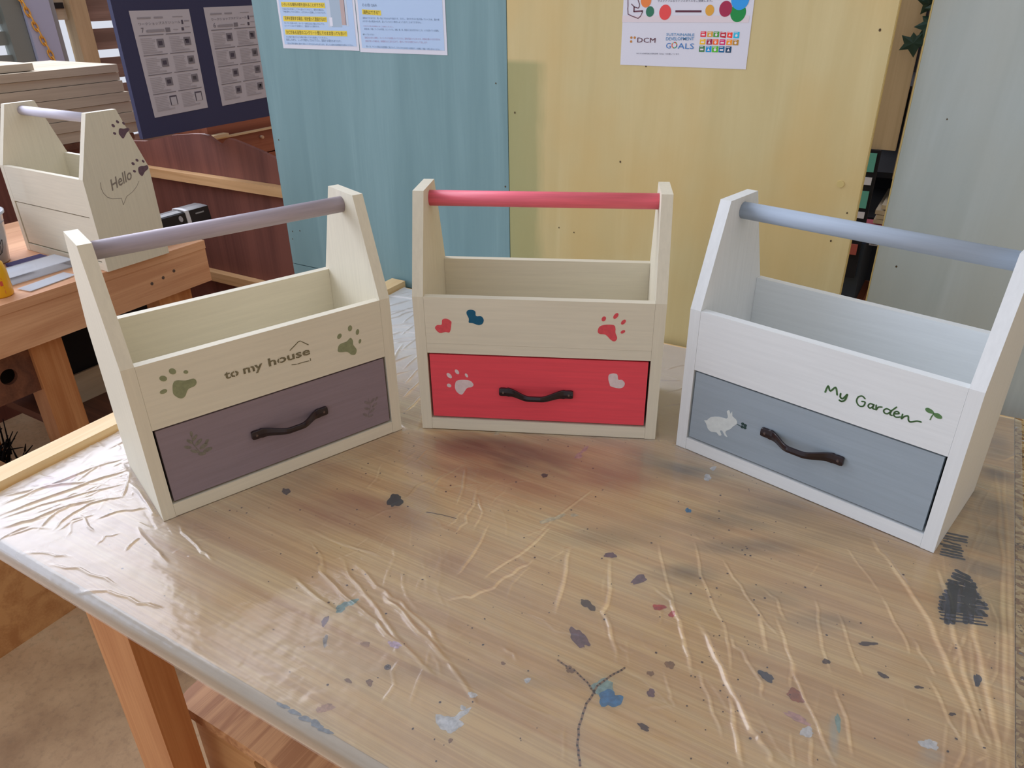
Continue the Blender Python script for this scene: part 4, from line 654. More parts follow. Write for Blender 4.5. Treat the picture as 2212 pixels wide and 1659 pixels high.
decal('speech_bubble', ribbon_polys(mm([(39.5, 207), (37.6, 194), (40, 182), (47, 171), (58, 165), (80.2, 161.5)]), .0012)+ribbon_polys(mm([(80.2, 161.5), (80.8, 145.4), (94.3, 162.8)]), .001)+ribbon_polys(mm([(94.3, 162.8), (112, 170), (126, 180), (135.5, 191.7)]), .0008), face_side, M['pencil'], p4_['side1'])

# ------------------------------------------------------------------ partition boards behind the table
def board(name, label, x0_, x1_, y_, z0_, z1_, mat, th=.012):
    t = thing(name, label, 'panel', (x0_, y_, 0)); return t
tp = thing('partition_board', 'teal stained plywood partition behind the table, left of the yellow board', 'partition', (-.3225, .012, 0))
box('upper_board', (0, 0, TZ-.0045), (.6475, .015, TZ+1.1), M['teal'], tp, .001); box('lower_board', (0, 0, 0), (.6475, .015, TZ-.0065), M['teal'], tp, .001)
yp = thing('partition_board', 'yellow stained plywood partition with olive streak behind the middle carrier', 'partition', (.3265, .012, 0))
yb = box('board', (0, 0, 0), (.6405, .015, TZ+1.1), M['yellow'], yp, .001)
ye = box('edge_strip', (.6406, .0005, 0), (.6416, .0148, TZ+1.1), M['plyedge'], yp)
gp = thing('partition_board', 'pale grey-green painted plywood partition behind the right carrier', 'partition', (1.008, .045, 0))
box('board', (0, 0, 0), (1.1, .015, TZ+1.15), M['greyply'], gp, .001); box('edge_strip', (-.0022, .0002, 0), (-.0002, .0148, TZ+1.15), M['plyedge'], gp)
for par, lst, oy in ((tp, [(.317, .258), (-.305, .30), (-.30, .12), (-.306, .08), (-.28, .085), (-.16, .15), (.30, .45), (-.31, .06)], .012), (yp, [(.561, .329), (.598, .49), (.439, .191), (.472, .186), (.954, .285), (.949, .549), (.938, .237), (.35, .25), (.341, .40)], .012), (gp, [(1.06, .43), (1.035, .13), (1.02, .05), (1.04, .2), (1.052, .02), (1.05, -.07)], .045)):
    for x, z in lst:
        ox = par.location.x; bm = bmesh.new(); r = random.uniform(.0010, .0017)
        f = bm.faces.new([bm.verts.new((x-ox+u, -.0004, TZ+z+v*1.3)) for u, v in ellipse((0, 0), r, r, 0, 10)]); bm_obj('nail_mark', bm, M['knot'], par)
bm = bmesh.new(); add_tube(bm, [(.936-.3265, -.0012, TZ+.329), (.936-.3265, .004, TZ+.329)], .0055, 20); o = bm_obj('wood_plug', bm, M['plyedge'], yp)

# posters: sheet = one thing, print = parts
def sheet(label, a, b_, y, th=.0004, mat=None, top=None):
    o = box('poster', (a[0], y-th, TZ+a[1]), (b_[0], y, TZ+b_[1]), mat or M['paper']); return tag(o, label, 'poster')
PY = .0118
def pr_rect(r, y, inset=0):
    a, b_, h = r[0], r[1], r[2]
    return [(a[0], a[1]), (b_[0], b_[1]), (b_[0], b_[1]+h), (a[0], a[1]+h)]
def quads(name, items, y, parent):
    keys = []; V_, F_, MI = [], [], []
    for poly, c in items:
        if c not in keys: keys.append(c)
        o_ = len(V_); V_ += [(u, y, TZ+v) for u, v in poly]; F_.append(list(range(o_, o_+len(poly)))); MI.append(keys.index(c))
    me = bpy.data.meshes.new(name); me.from_pydata(V_, [], F_); o = link(name, me, [fm(k) for k in keys], parent); me.polygons.foreach_set('material_index', MI); return o
CK = dict(hl=(232, 206, 66), picA=(196, 208, 224), picB=(168, 186, 202), picC=(190, 168, 164), picW=(228, 228, 238), ink=(84, 74, 30), dim=(128, 146, 168), pinkink=(186, 160, 182), orange=(232, 132, 66), dgreen=(48, 118, 90), sred=(232, 76, 76), amber=(226, 166, 62), crimson=(166, 38, 76), sky=(46, 156, 232), green=(20, 142, 66), amber2=(196, 132, 62), maroon=(92, 40, 58), maroon2=(106, 56, 72), cream2=(226, 214, 218), dim2=(96, 96, 112), steel=(72, 138, 186), steelb=(58, 124, 190))
for key, label, a, b_ in (('a', 'pale blue printed notice with three yellow highlighted headings, on the teal board', (-.2455, .4985), (-.0285, .795)), ('b', 'pale blue printed notice with one yellow heading, right of the other on teal', (-.0265, .496), (.192, .795))):
    s = sheet(label, a, b_, PY); P = POST[key]
    quads('print_area', [([(a[0]+.006, a[1]+.008), (b_[0]-.006, a[1]+.008), (b_[0]-.006, b_[1]-.006), (a[0]+.006, b_[1]-.006)], (182, 206, 236))], PY-.0006, s)
    if P['pics']: quads('photo', [(pr_rect(r, 0), CK[r[3]]) for r in P['pics'][:4]], PY-.0007, s); quads('photo_detail', [(pr_rect(r, 0), CK[r[3]]) for r in P['pics'][4:]], PY-.00075, s)
    quads('highlight', [(pr_rect(r, 0), CK[r[3]]) for r in P['bars']], PY-.0008, s)
    keys = ['ink', 'dim', 'pinkink']
    joined_text('lettering', [(t[0], t[1], t[2], t[3], keys.index(t[4])) for t in P['texts']], [fm(CK[k]) for k in keys], s, lambda u, v: (u, PY-.0010, TZ+v))
P = POST['c']; s = sheet('white poster with coloured circles and a grid of small square icons, on the yellow board', (.5515, .4905), (.7655, .787), PY)
s.data.transform(Matrix.Translation((0, 0, 0)))
quads('print_area', [(pr_rect(P['band'], 0), CK['cream2'])]+[(pr_rect(r, 0), CK[r[3]]) for r in P['rects']], PY-.0006, s)
quads('icon_tile', [(pr_rect(t, 0), t[3]) for t in P['tiles']], PY-.0007, s)
gl_ = []
for i, t in enumerate(P['tiles']):
    cx = (t[0][0]+t[1][0])/2; cz = t[0][1]+t[2]*.42; w_ = (t[1][0]-t[0][0]); k = i % 6
    gl_.append(([(t[0][0]+w_*.1, t[0][1]+t[2]*.8), (t[0][0]+w_*.7, t[0][1]+t[2]*.8), (t[0][0]+w_*.7, t[0][1]+t[2]*.9), (t[0][0]+w_*.1, t[0][1]+t[2]*.9)], (236, 226, 230)))
    if k in (0, 3): gl_.append(([(cx-w_*.3, cz-w_*.15), (cx+w_*.3, cz-w_*.15), (cx+w_*.3, cz+w_*.12), (cx-w_*.3, cz+w_*.12)], (236, 226, 230)))
    elif k in (1, 4): gl_.append(([(cx-w_*.25, cz-w_*.2), (cx+w_*.25, cz-w_*.2), (cx, cz+w_*.25)], (236, 226, 230)))
    else: gl_.append((ellipse((cx, cz), w_*.22, w_*.22, 0, 12), (236, 226, 230)))
quads('icon_glyph', gl_, PY-.0008, s)
for i_, (c, e, k) in enumerate(P['circles'][:7]): quads('colour_circle', [(ellipse(c, abs(e[0]-c[0]), abs(e[0]-c[0])*1.12, 0, 28), CK[k])], PY-.0007-.00005*(i_ % 3), s)
quads('emblem_dots', [(ellipse(c, abs(e[0]-c[0]), abs(e[0]-c[0]), 0, 16), CK[k]) for c, e, k in P['circles'][7:]], PY-.0007, s)
rc_, re_ = P['ring']; rr_ = abs(re_[0]-rc_[0]); segs = []
for i in range(17):
    a0, a1 = 2*PI*i/17+.03, 2*PI*(i+1)/17-.03
    segs.append(([(rc_[0]+r*math.cos(a), rc_[1]+r*math.sin(a)) for r, a in ((rr_, a0), (rr_, a1), (rr_*.66, a1), (rr_*.66, a0))], P['tiles'][i][3]))
quads('colour_ring', segs, PY-.0007, s)
quads('hand_outline', [(p, CK['maroon2']) for _, w_, pts in P['lines'] for p in ribbon_polys([(x, min(z, .786)) for x, z in pts], w_/1000)], PY-.0009, s)
keys = ['dim2', 'maroon', 'steel', 'steelb']
joined_text('lettering', [(t[0], t[1], t[2], t[3], keys.index(t[4])) for t in P['texts']], [fm(CK[k]) for k in keys], s, lambda u, v: (u, PY-.0010, TZ+v))

# ------------------------------------------------------------------ navy notice board at left
nb = box('notice_board', (-.965, .098, TZ+.238), (-.950, 1.0, TZ+1.1), M['navy'], None, .001); tag(nb, 'navy blue notice board with two grey schedule sheets pinned on it', 'notice board')
def sched(label, q, num, seed):
    q = [Vector((-.9494, p[0], TZ+p[1])) for p in q]     # TL, TR, BR, BL
    bm = bmesh.new(); f = bm.faces.new([bm.verts.new(p) for p in (q[3], q[2], q[1], q[0])]); r = bmesh.ops.extrude_face_region(bm, geom=[f])
    bmesh.ops.translate(bm, verts=[v for v in r['geom'] if isinstance(v, bmesh.types.BMVert)], vec=(.0005, 0, 0))
    o = bm_obj('schedule_sheet', bm, M['papergrey']); tag(o, label, 'notice')
    def P2(u, v, d=.0008):
        a = q[3].lerp(q[2], u); b_ = q[0].lerp(q[1], u); p = a.lerp(b_, v); return (p.x+.0005+d, p.y, p.z)
    V_, F_, MI = [], [], []
    def R(u0, v0, u1, v1, m_):
        k = len(V_); V_.extend([P2(u0, v0), P2(u1, v0), P2(u1, v1), P2(u0, v1)]); F_.append([k, k+1, k+2, k+3]); MI.append(m_)
    rs = random.Random(seed)
    R(.10, .925, .32, .94, 0); R(.37, .925, .52, .94, 0); R(.68, .93, .86, .936, 0)
    R(.22, .80, .50, .825, 0); R(.52, .795, .60, .835, 1); R(.65, .81, .74, .815, 0); R(.80, .80, .84, .83, 2); R(.86, .83, .95, .835, 0)
    R(.82, .86, .85, .90, 2); R(.87, .885, .96, .895, 0)
    for band in range(4):
        v = .775-band*.185; R(.06, v-.004, .47, v+.004, 1); R(.51, v-.004, .95, v+.004, 1)
        for c in (0, 1):
            for i in range(8):
                vv = v-.03-i*.016; u0 = .07+.48*c; R(u0, vv-.0024, u0+rs.uniform(.18, .25), vv+.0024, 3)
            u0 = (.33 if c == 0 else .80); 
            if band == 3 and num == '7':
                R(u0, v-.13, u0+.13, v-.035, 2); k = len(V_); V_.extend([P2(u0+.015, v-.13, .0010), P2(u0+.115, v-.13, .0010), P2(u0+.115, v-.05, .0010), P2(u0+.015, v-.05, .0010)]); F_.append([k, k+1, k+2, k+3]); MI.append(4)
            else:
                R(u0, v-.12, u0+.12, v-.04, 1); R(u0+.02, v-.10, u0+.09, v-.06, 2)
            for i in range(2): R(.07+.48*c, v-.158-i*.01, .07+.48*c+.32, v-.156-i*.01+.002, 3)
    me = bpy.data.meshes.new('print'); me.from_pydata(V_, [], F_); pm_ = link('print', me, [fm((150, 146, 156)), fm((124, 120, 130)), fm((82, 76, 92)), fm((164, 160, 170)), fm((184, 182, 192))], o); me.polygons.foreach_set('material_index', MI)
    def FN(u, v): return P2(u, v, .0010)
    w = (q[1]-q[0]).length; joined_text('lettering', [('ワークショップスケジュール', (.10, .868), (.80, .872), .022, 0), (num, (.12, .80), (.165, .80), .05, 0), ('月', (.19, .80), (.215, .80), .02, 0)], [fm((120, 116, 128))], o, FN)
    for v in (0,): pass
q1, q2_ = NAV
sched('grey schedule sheet headed 7, left of the two on the navy board', q1, '7', 1)
q2_ = [q2_[0], (q2_[0][0]+.196, q2_[0][1]+.001), (q2_[3][0]+.190, q2_[3][1]+.005), q2_[3]]
sched('grey schedule sheet headed 6, partly hidden by the teal board', q2_, '6', 2)

# ------------------------------------------------------------------ red-brown notched panel with pale rails
# profile (x, z above the table) of its cut top edge, plane y = .3
bp = thing('notched_panel', 'red-brown plywood panel with notched top and two pale rails, below the navy board', 'panel', (-1.0, .3, 0))
prof = [(-.36, .17), (-.241, .178), (-.10, .207), (.0, .219), (.045, .222), (.075, .219), (.10, .206), (.122, .196), (.136, .2015), (.15, .212), (.165, .2175), (.185, .216), (.23, .207), (.30, .191), (.37, .172), (.60, .11)]
poly = [(-.36, -TZ)]+prof+[(.60, -TZ)]
bm = bmesh.new(); add_prism(bm, [(x, z+TZ) for x, z in poly], 'Y', 0, .012); bm_obj('panel', bm, M['walnut'], bp, .0006, 1)
box('rail', (-.30, -.028, TZ+.070), (.55, -.0005, TZ+.099), M['palerail'], bp, .0015); box('rail', (-.36, -.028, TZ-.258), (.55, -.0005, TZ-.226), M['palerail'], bp, .0015)
# red wood drawer cabinet behind the notch
cb = thing('drawer_cabinet', 'reddish wooden drawer cabinet behind the notched panel', 'cabinet', (-1.36, .46, 0))
box('body', (-.20, .18, 0), (-.002, 1.4, TZ+.29), M['redwood'], cb, .002)
for i, (za, zb_) in enumerate([(.035, .118), (-.09, .030), (-.22, -.096)]): 
    d = box('drawer', (0, .20, TZ+za), (.016, 1.3, TZ+zb_), M['redwood'], cb, .002)
    bm = bmesh.new(); add_tube(bm, [(.016, .412, TZ+zb_-.022), (.03, .412, TZ+zb_-.022)], .006, 14); bm_obj('knob', bm, M['knobw'], d)
tr_ = box('edge_trim', (.0, .19, TZ+.1185), (.02, 1.3, TZ+.1245), M['pale'], cb, .001)
box('trim_block', (.0, .18, TZ+.125), (.03, .25, TZ+.136), M['pale'], cb, .001)

# ------------------------------------------------------------------ workbench at left
wb = thing('workbench', 'orange pine workbench on the left carrying the fourth carrier and bucket', 'workbench', (0, 0, 0))
box('bench_top', (-1.30, -1.6, BZ-.022), (-.640, 0, BZ), M['pine'], wb, .003)
box('front_rail', (-.668, -1.6, TZ-.103), (-.642, -.001, BZ-.0225), M['pine'], wb, .002)
box('end_rail', (-1.29, -.028, TZ-.103), (-.669, -.002, BZ-.0225), M['pine_x'], wb, .002)
for ya, yb_ in ((-.50, -.425), (-.155, -.055)):
    box('leg', (-.73, ya, 0), (-.669, yb_, TZ-.104), M['pine_z'], wb, .002)
    box('leg', (-1.28, ya, 0), (-1.22, yb_, TZ-.104), M['pine_z'], wb, .002)
box('lower_shelf', (-1.095, -.424, TZ-.425), (-.735, .0, TZ-.400), M['walnut_x'], wb, .002)
for (y_, z_) in ((-.18, -.055), (-.11, -.042), (-.145, -.05), (-.35, -.075)):
    bm = bmesh.new(); add_tube(bm, [(-.6425, y_, TZ+z_), (-.6412, y_, TZ+z_)], .0042, 12); bm_obj('screw_head', bm, M['screw'], wb)
db = thing('drawer_box', 'brown wooden box with round finger hole beneath the workbench', 'box', (-.68, -.49, 0))
bm = bmesh.new(); ring = ellipse((-.068, TZ-.165), .019, .019, 0, 24)
out_ = [(-.5, TZ-.225), (-.002, TZ-.225), (-.002, TZ-.110), (-.5, TZ-.110)]
me = None
# front with a hole: ring of quads to an outer frame
outer = []
for (u, v) in ring:
    a = math.atan2(v-(TZ-.165), u+.068); k = min((.05/abs(math.cos(a)) if abs(math.cos(a)) > 1e-6 else 9), (.05/abs(math.sin(a)) if abs(math.sin(a)) > 1e-6 else 9)); outer.append((-.068+k*math.cos(a), TZ-.165+k*math.sin(a)))
for X_ in (0, -.012):
    A_ = [bm.verts.new((X_, u, v)) for u, v in ring]; B_ = [bm.verts.new((X_, u, v)) for u, v in outer]
    for i in range(24): bm.faces.new((A_[i], A_[(i+1) % 24], B_[(i+1) % 24], B_[i]))
    if X_ == 0: A0 = A_
for i in range(24): bm.faces.new((A0[i], A_[i], A_[(i+1) % 24], A0[(i+1) % 24]))
add_box(bm, (-.012, -.5, TZ-.225), (0, -.118, TZ-.110)); add_box(bm, (-.012, -.018, TZ-.225), (0, -.002, TZ-.110)); add_box(bm, (-.012, -.118, TZ-.225), (0, -.018, TZ-.215)); add_box(bm, (-.012, -.118, TZ-.115), (0, -.018, TZ-.110))
bm_obj('front_board', bm, M['walnut_x'], db); box('inside', (-.3, -.5, TZ-.225), (-.06, -.002, TZ-.11), M['blackm'], db)
box('top_edge', (-.012, -.5, TZ-.1098), (.001, -.002, TZ-.107), M['pale'], db)
ct = box('storage_crate', (-1.20, -.36, 0), (-.80+.0, -.16, .001), M['darkblue'])
bpy.data.objects.remove(ct, do_unlink=True)
ct = thing('storage_crate', 'dark storage crate on the shelf under the workbench', 'crate', (-.98, -.2, TZ-.3995))
bm = bmesh.new(); add_prism(bm, [(-.085, 0), (.085, 0), (.10, .235), (-.10, .235)], 'Y', -.16, .14); bm_obj('bin', bm, M['blackm'], ct, .004); box('front_skirt', (.101, -.155, .0), (.108, .14, .085), M['beige'], ct)
bm = bmesh.new(); add_box(bm, (-.108, -.168, .225), (.108, .148, .245)); bm_obj('rim', bm, M['darkblue'], ct, .004)
# brush heap
br = thing('scrub_brush', 'black bristly brush lying on the floor beyond the table', 'brush', (-1.13, -.585, .02))
bm = bmesh.new()
for i in range(1300):
    a = random.uniform(0, 2*PI); l = random.uniform(.05, .11); p = Vector((random.gauss(0, .055), random.gauss(0, .05), .12)); q = p+Vector((math.cos(a)*l*.6, math.sin(a)*l*.6, random.uniform(.0, .1)))
    add_tube(bm, [p, q], [.0035, .0012], 4)
o = bm_obj('bristles', bm, M['blackm'], br); o['kind'] = 'stuff'
bm = bmesh.new(); add_box(bm, (-.11, -.05, 0), (.11, .05, .12)); bm_obj('brush_block', bm, M['redwood'], br, .01)

# things on the bench
bk = thing('plastic_bucket', 'milky plastic bucket with a grinning face drawn on it, on the workbench', 'bucket', (-.975, -.402, BZ))
bm = bmesh.new(); add_lathe(bm, [(.058, .003), (.066, .06), (.074, .120), (.079, .121), (.079, .127), (.073, .128), (.0715, .12), (.064, .06), (.056, .005)], seg=48, close=True); bm_obj('tub', bm, M['milky'], bk, smooth=True)
bm = bmesh.new(); add_lathe(bm, [(.057, .004), (.0645, .05)], seg=40); bm_obj('dark_water', bm, M['purplemat'], bk)
bm = bmesh.new(); add_lathe(bm, [(.0718, .100), (.0718, .101)], seg=40); bm_obj('pale_liquid', bm, M['sil'], bk)
def on_tub(u, v, d):
    a = 0.12+u/.07; r = .060+(v/.128)*.0155+d+.0012; return (r*math.cos(a), r*math.sin(a), v)
decal('drawn_face', [ellipse((-.012, .066), .0022, .0045, 0, 12), ellipse((.010, .074), .0022, .0045, 0, 12)]+ribbon_polys([(-.024, .048), (-.012, .044), (.002, .046), (.014, .052), (.024, .062)], .0018)+ribbon_polys([(-.024, .048), (-.020, .036), (-.010, .028), (.004, .026), (.016, .032), (.023, .044), (.025, .062)], .0018)+ribbon_polys([(.0, .046), (.001, .027)], .0014)+ribbon_polys([(.014, .052), (.015, .032)], .0014)+ribbon_polys([(-.012, .044), (-.011, .03)], .0012), on_tub, M['blackm'], bk)
bp_ = thing('brush_pen', 'paint-stained wooden stick standing in the bucket', 'stick', (-.975, -.402, BZ))
bm = bmesh.new(); add_tube(bm, [(-.02, -.02, .02), (.012, .03, .14), (.028, .05, .205)], [.006, .006, .007], 12); bm_obj('stick', bm, paint('stained_stick', (128, 118, 140), .5, (60, 60, 60)), bp_); bm = bmesh.new(); add_tube(bm, [(.028, .05, .2055), (.034, .057, .228)], [.0075, .006], 12); bm_obj('tip', bm, M['sil'], bp_)
bt = thing('glue_bottle', 'yellow squeeze bottle with red label on the workbench front edge', 'bottle', (-.703, -.505, BZ))
bm = bmesh.new(); add_lathe(bm, [(.024, 0), (.0265, .004), (.0265, .055), (.023, .075), (.012, .088), (.010, .09)], seg=32); bm_obj('body', bm, M['yellowbottle'], bt)
bm = bmesh.new(); add_lathe(bm, [(.0112, .0902), (.0112, .099)], seg=24); bm_obj('collar', bm, M['redlabel'], bt); bm = bmesh.new(); add_lathe(bm, [(.010, .0992), (.009, .118), (.003, .128)], seg=24); bm_obj('cap', bm, M['yellowbottle'], bt)
def on_b(u, v, d): a = -.45+u/.0265; return ((.0265+d)*math.cos(a), (.0265+d)*math.sin(a), v)
decal('label_print', [[(-.012, .042), (.012, .042), (.012, .046), (-.012, .046)], [(-.012, .028), (-.004, .028), (-.004, .039), (-.012, .039)], [(-.002, .028), (.004, .028), (.004, .039), (-.002, .039)], [(.006, .028), (.012, .028), (.012, .039), (.006, .039)], [(-.012, .022), (.012, .022), (.012, .025), (-.012, .025)], [(-.012, .010), (.012, .010), (.012, .018), (-.012, .018)]]+[ellipse((0, .053), .006, .0045, 0, 12)], on_b, M['redlabel'], bt)
tc_ = thing('clear_case', 'clear plastic case with white label lying behind the yellow bottle', 'case', (-.84, -.335, BZ), 1.2)
bm = bmesh.new()
def case_box(bm, a, b_, t):
    add_box(bm, a, (b_[0], b_[1], a[2]+t)); add_box(bm, (a[0], a[1], a[2]+t), (a[0]+t, b_[1], b_[2])); add_box(bm, (b_[0]-t, a[1], a[2]+t), (b_[0], b_[1], b_[2])); add_box(bm, (a[0]+t, a[1], a[2]+t), (b_[0]-t, a[1]+t, b_[2])); add_box(bm, (a[0]+t, b_[1]-t, a[2]+t), (b_[0]-t, b_[1], b_[2]))
bpy.data.objects.remove(tc_, do_unlink=True)
tc_ = thing('clear_case', 'clear plastic case with white label lying behind the yellow bottle', 'case', (-.775, -.40, BZ+.001), 0)
case_box(bm, (-.05, -.075, 0), (.03, .095, .016), .0015); bm_obj('tray', bm, M['clear'], tc_); box('label_strip', (-.045, -.07, .0165), (-.015, .02, .0175), M['paper'], tc_); box('lid', (-.051, -.076, .0176), (.031, .096, .019), M['clear'], tc_)
bg_ = thing('plastic_packet', 'flat clear packet holding a pale grey card on the bench edge', 'packet', (-.690, -.405, BZ+.0006), .12)
box('card', (-.022, -.055, 0), (.018, .045, .002), M['greyplastic'], bg_); box('sleeve', (-.024, -.06, .0022), (.020, .06, .003), M['clear'], bg_)
pt = box('cleaning_cloth', (-.90, -.388, BZ), (-.865, -.30, BZ+.008), M['purplemat'], None, .003); tag(pt, 'small folded purple cloth beside the bucket', 'cloth')
# cordless tool lying behind the carrier, its black end over the bench end
ct = thing('cordless_tool', 'black cordless tool with pale stripe sticking out behind the bench carrier', 'power tool', (-.752, -.02, BZ+.001))
bm = bmesh.new(); add_prism(bm, smooth_poly([(-.03, .003), (-.03, .055), (-.022, .063), (.022, .063), (.03, .055), (.03, .003)], 2), 'Y', .052, .116); bm_obj('battery', bm, M['black'], ct, .003)
bm = bmesh.new(); add_prism(bm, smooth_poly([(-.029, .004), (-.029, .056), (-.02, .064), (.02, .064), (.029, .056), (.029, .004)], 2), 'Y', .040, .0518); bm_obj('stripe', bm, M['greyplastic'], ct)
bm = bmesh.new(); add_prism(bm, smooth_poly([(-.026, .0), (-.028, .05), (-.02, .061), (.02, .061), (.028, .05), (.026, .0)], 2), 'Y', -.07, .0398); bm_obj('grip', bm, M['black'], ct, .003)
decal('rating_label', [[(.070, .02), (.098, .02), (.098, .052), (.070, .052)]], lambda u, v, d: (.0302+d+.0006, u, v), M['postgrey'], ct); decal('button', [ellipse((.022, .046), .006, .009, .4, 16)], lambda u, v, d: (.0285+d+.0006, u, v), M['sil'], ct)

# stack of rough boards behind the bench, each board a thing
sp_ = thing('board_rack', 'dark brown rack carrying the stack of boards behind the bench', 'rack', (-1.85, 0, 0))
box('rack_body', (-.10, -1.2, 0), (.235, .46, TZ+.127), M['walnut'], sp_, .003); box('shelf', (-.12, -1.2, TZ+.128), (.25, .50, TZ+.149), M['walnut_x'], sp_, .002)
bm = bmesh.new(); add_tube(bm, [(.236, .24, TZ+.105), (.262, .24, TZ+.105)], .014, 16); bm_obj('knob', bm, M['blackm'], sp_)
zz = [.387, .360, .332, .293, .259, .223, .186, .150, .114, .068]; ends = [.500, .502, .505, .520, .525, .534, .548, .545, .54]
for i in range(7):
    o = box('rough_board', (-.165, -1.3+random.uniform(-.02, .02), 0), (.25+[0, -.006, .0, .002, -.003, .003, 0, .002, 0][i], ends[i], zz[i]-zz[i+1]-.0016), M['beige'], None, .002, 1, (-1.85, 0, TZ+zz[i+1]), (0, 0, random.uniform(-.004, .004)))
    nm = ['first', 'second', 'third', 'fourth', 'fifth', 'sixth', 'seventh', 'eighth', 'ninth'][i]
    tag(o, 'rough beige board, %s from the top of the stack behind the bench' % nm, 'board', 'rough boards stacked behind the bench')
o = box('short_board', (-.16, -1.3, 0), (.22, .22, .022), M['beige'], None, .002, 1, (-1.85, 0, TZ+.3875)); tag(o, 'short pale board lying on top of the stacked boards', 'board')
# chain
chn = thing('plastic_chain', 'orange plastic chain hanging down the lavender post at top left', 'chain', (-2.945, 0, 0))
pa_, pb_ = Vector((0, .945, TZ+.68)), Vector((0, 1.083, TZ+.20)); n = 15; dv = (pb_-pa_)/n
for i in range(n):
    c = pa_+dv*(i+.5); L = dv.length*.68; d = dv.normalized(); sd_ = Vector((1, 0, 0)) if i % 2 else Vector((0, d.z, -d.y)); pts = []
    for k in range(17):
        t = 2*PI*k/16; pts.append(c+d*math.cos(t)*L+sd_*math.sin(t)*.011)
    bm = bmesh.new(); add_tube(bm, pts, .0036, 6); bm_obj('link', bm, M['orange'], chn)

# ------------------------------------------------------------------ through the gap between yellow and grey boards
sh = thing('storage_shelf', 'dark storage shelf seen through the gap between the partition boards', 'shelf', (.80, .55, 0))
box('back', (-.05, .30, 0), (.55, .31, TZ+.8), M['blackm'], sh)
for z_ in (-.1305, .145, .245, .42): box('shelf_board', (-.05, .0, TZ+z_-.012), (.55, .299, TZ+z_), M['blackm'], sh)
pn = box('hanging_board', (.855, .50, TZ+.300), (.9675, .512, TZ+.95), M['beige_z'], None, .001); tag(pn, 'beige plank hanging in the gap, left of the other', 'plank')
pn = box('hanging_board', (.972, .515, TZ+.24), (1.05, .527, TZ+.95), M['beige_z'], None, .001); tag(pn, 'beige plank in the gap, half behind the grey board', 'plank')
rk = thing('label_rack', 'black upright strip with aqua and white labels in the gap', 'label rack', (.88, .49, 0))
box('strip', (0, 0, TZ+.02), (.062, .012, TZ+.2995), M['blackm'], rk)
for (za, zb_, k) in ((.255, .294, 'aqua'), (.228, .244, 'paper'), (.178, .215, 'aqua'), (.156, .170, 'paper'), (.118, .146, 'aqua')): box('label', (.03, -.0012, TZ+za), (.056, -.0002, TZ+zb_), M[k], rk)
for i, (za, w_) in enumerate(((.146, .0), (.156, .004), (.166, .0), (.178, .01))):
    o = box('stacked_plank', (.955+w_, .50, TZ+za), (1.20, .72, TZ+za+.0088), M['beige'], None, .0006, 1); tag(o, 'thin beige plank in the small stack on the dark shelf, %s from the bottom' % ['first', 'second', 'third', 'fourth'][i], 'plank', 'thin planks on the dark shelf')
o = box('pink_box', (.925, .50, TZ+.128), (.972, .54, TZ+.1435), M['pinkbox'], None, .001); tag(o, 'small pink box in the gap, just above the blue rod', 'box')
o = box('storage_bin', (.90, .50, TZ-.05), (.950, .70, TZ+.098), M['darkblue'], None, .002); tag(o, 'dark blue bin in the gap, below the blue rod', 'bin')
o = box('red_carton', (.915, .485, TZ+.075), (.936, .499, TZ+.098), M['brick'], None, .001); tag(o, 'small brick red carton in front of the dark blue bin', 'box')
o = thing('price_tag', 'white barcode tag on the dark shelf in the gap', 'tag', (.953, .545, TZ+.084)); box('card', (0, 0, 0), (.022, .001, .012), M['paper'], o)
decal('bars', [[(.004+i*.0016, .002), (.0048+i*.0016, .002), (.0048+i*.0016, .0045), (.004+i*.0016, .0045)] for i in range(9)], lambda u, v, d: (u, -d, v), M['blackm'], o)
o = box('orange_crate', (.92, .50, TZ-.13), (.965, .70, TZ-.0505), M['redwood'], None, .002); tag(o, 'red-brown wooden block at the bottom of the gap', 'block')
iv = thing('ivy_spray', 'dark green ivy leaves hanging at the top of the gap', 'ivy', (.96, .47, TZ+.5))
def ivy_leaf(c, s, ang, tilt):
    bm = bmesh.new(); pts = [(0, -1.0), (.35, -.35), (.95, -.3), (.6, .1), (.75, .7), (.2, .45), (0, .75), (-.2, .45), (-.75, .7), (-.6, .1), (-.95, -.3), (-.35, -.35)]
    ca, sa = math.cos(ang), math.sin(ang)
    cv = bm.verts.new((c[0], c[1]-.004, c[2])); vs2 = [bm.verts.new((c[0]+s*(x*ca-z*sa), c[1]+tilt*x*s, c[2]+s*(x*sa+z*ca))) for x, z in pts]
    for i in range(12): bm.faces.new((cv, vs2[i], vs2[(i+1) % 12]))
    r = bmesh.ops.extrude_face_region(bm, geom=bm.faces[:]); bmesh.ops.translate(bm, verts=[v for v in r['geom'] if isinstance(v, bmesh.types.BMVert)], vec=(0, .0008, 0)); return bm
for c, s_2, a, tl, mt in (((.0, 0, .005), .026, .2, .3, 'ivy'), ((.022, .01, .04), .028, 1.0, .5, 'ivy'), ((.03, 0, .065), .024, 2.4, .2, 'ivy'), ((.012, .01, .072), .022, -.6, .4, 'ivy'), ((.045, -.008, .085), .018, .3, .3, 'ivy2'), ((.02, .0, .10), .03, 1.6, .3, 'ivy')):
    bm_obj('leaf', ivy_leaf(c, s_2, a, tl), M[mt], iv)
bm = bmesh.new(); add_tube(bm, [(.0, .006, .0), (.018, .014, .05), (.03, .012, .12), (.03, .012, .3)], .0015, 6); bm_obj('vine', bm, M['ivy'], iv)

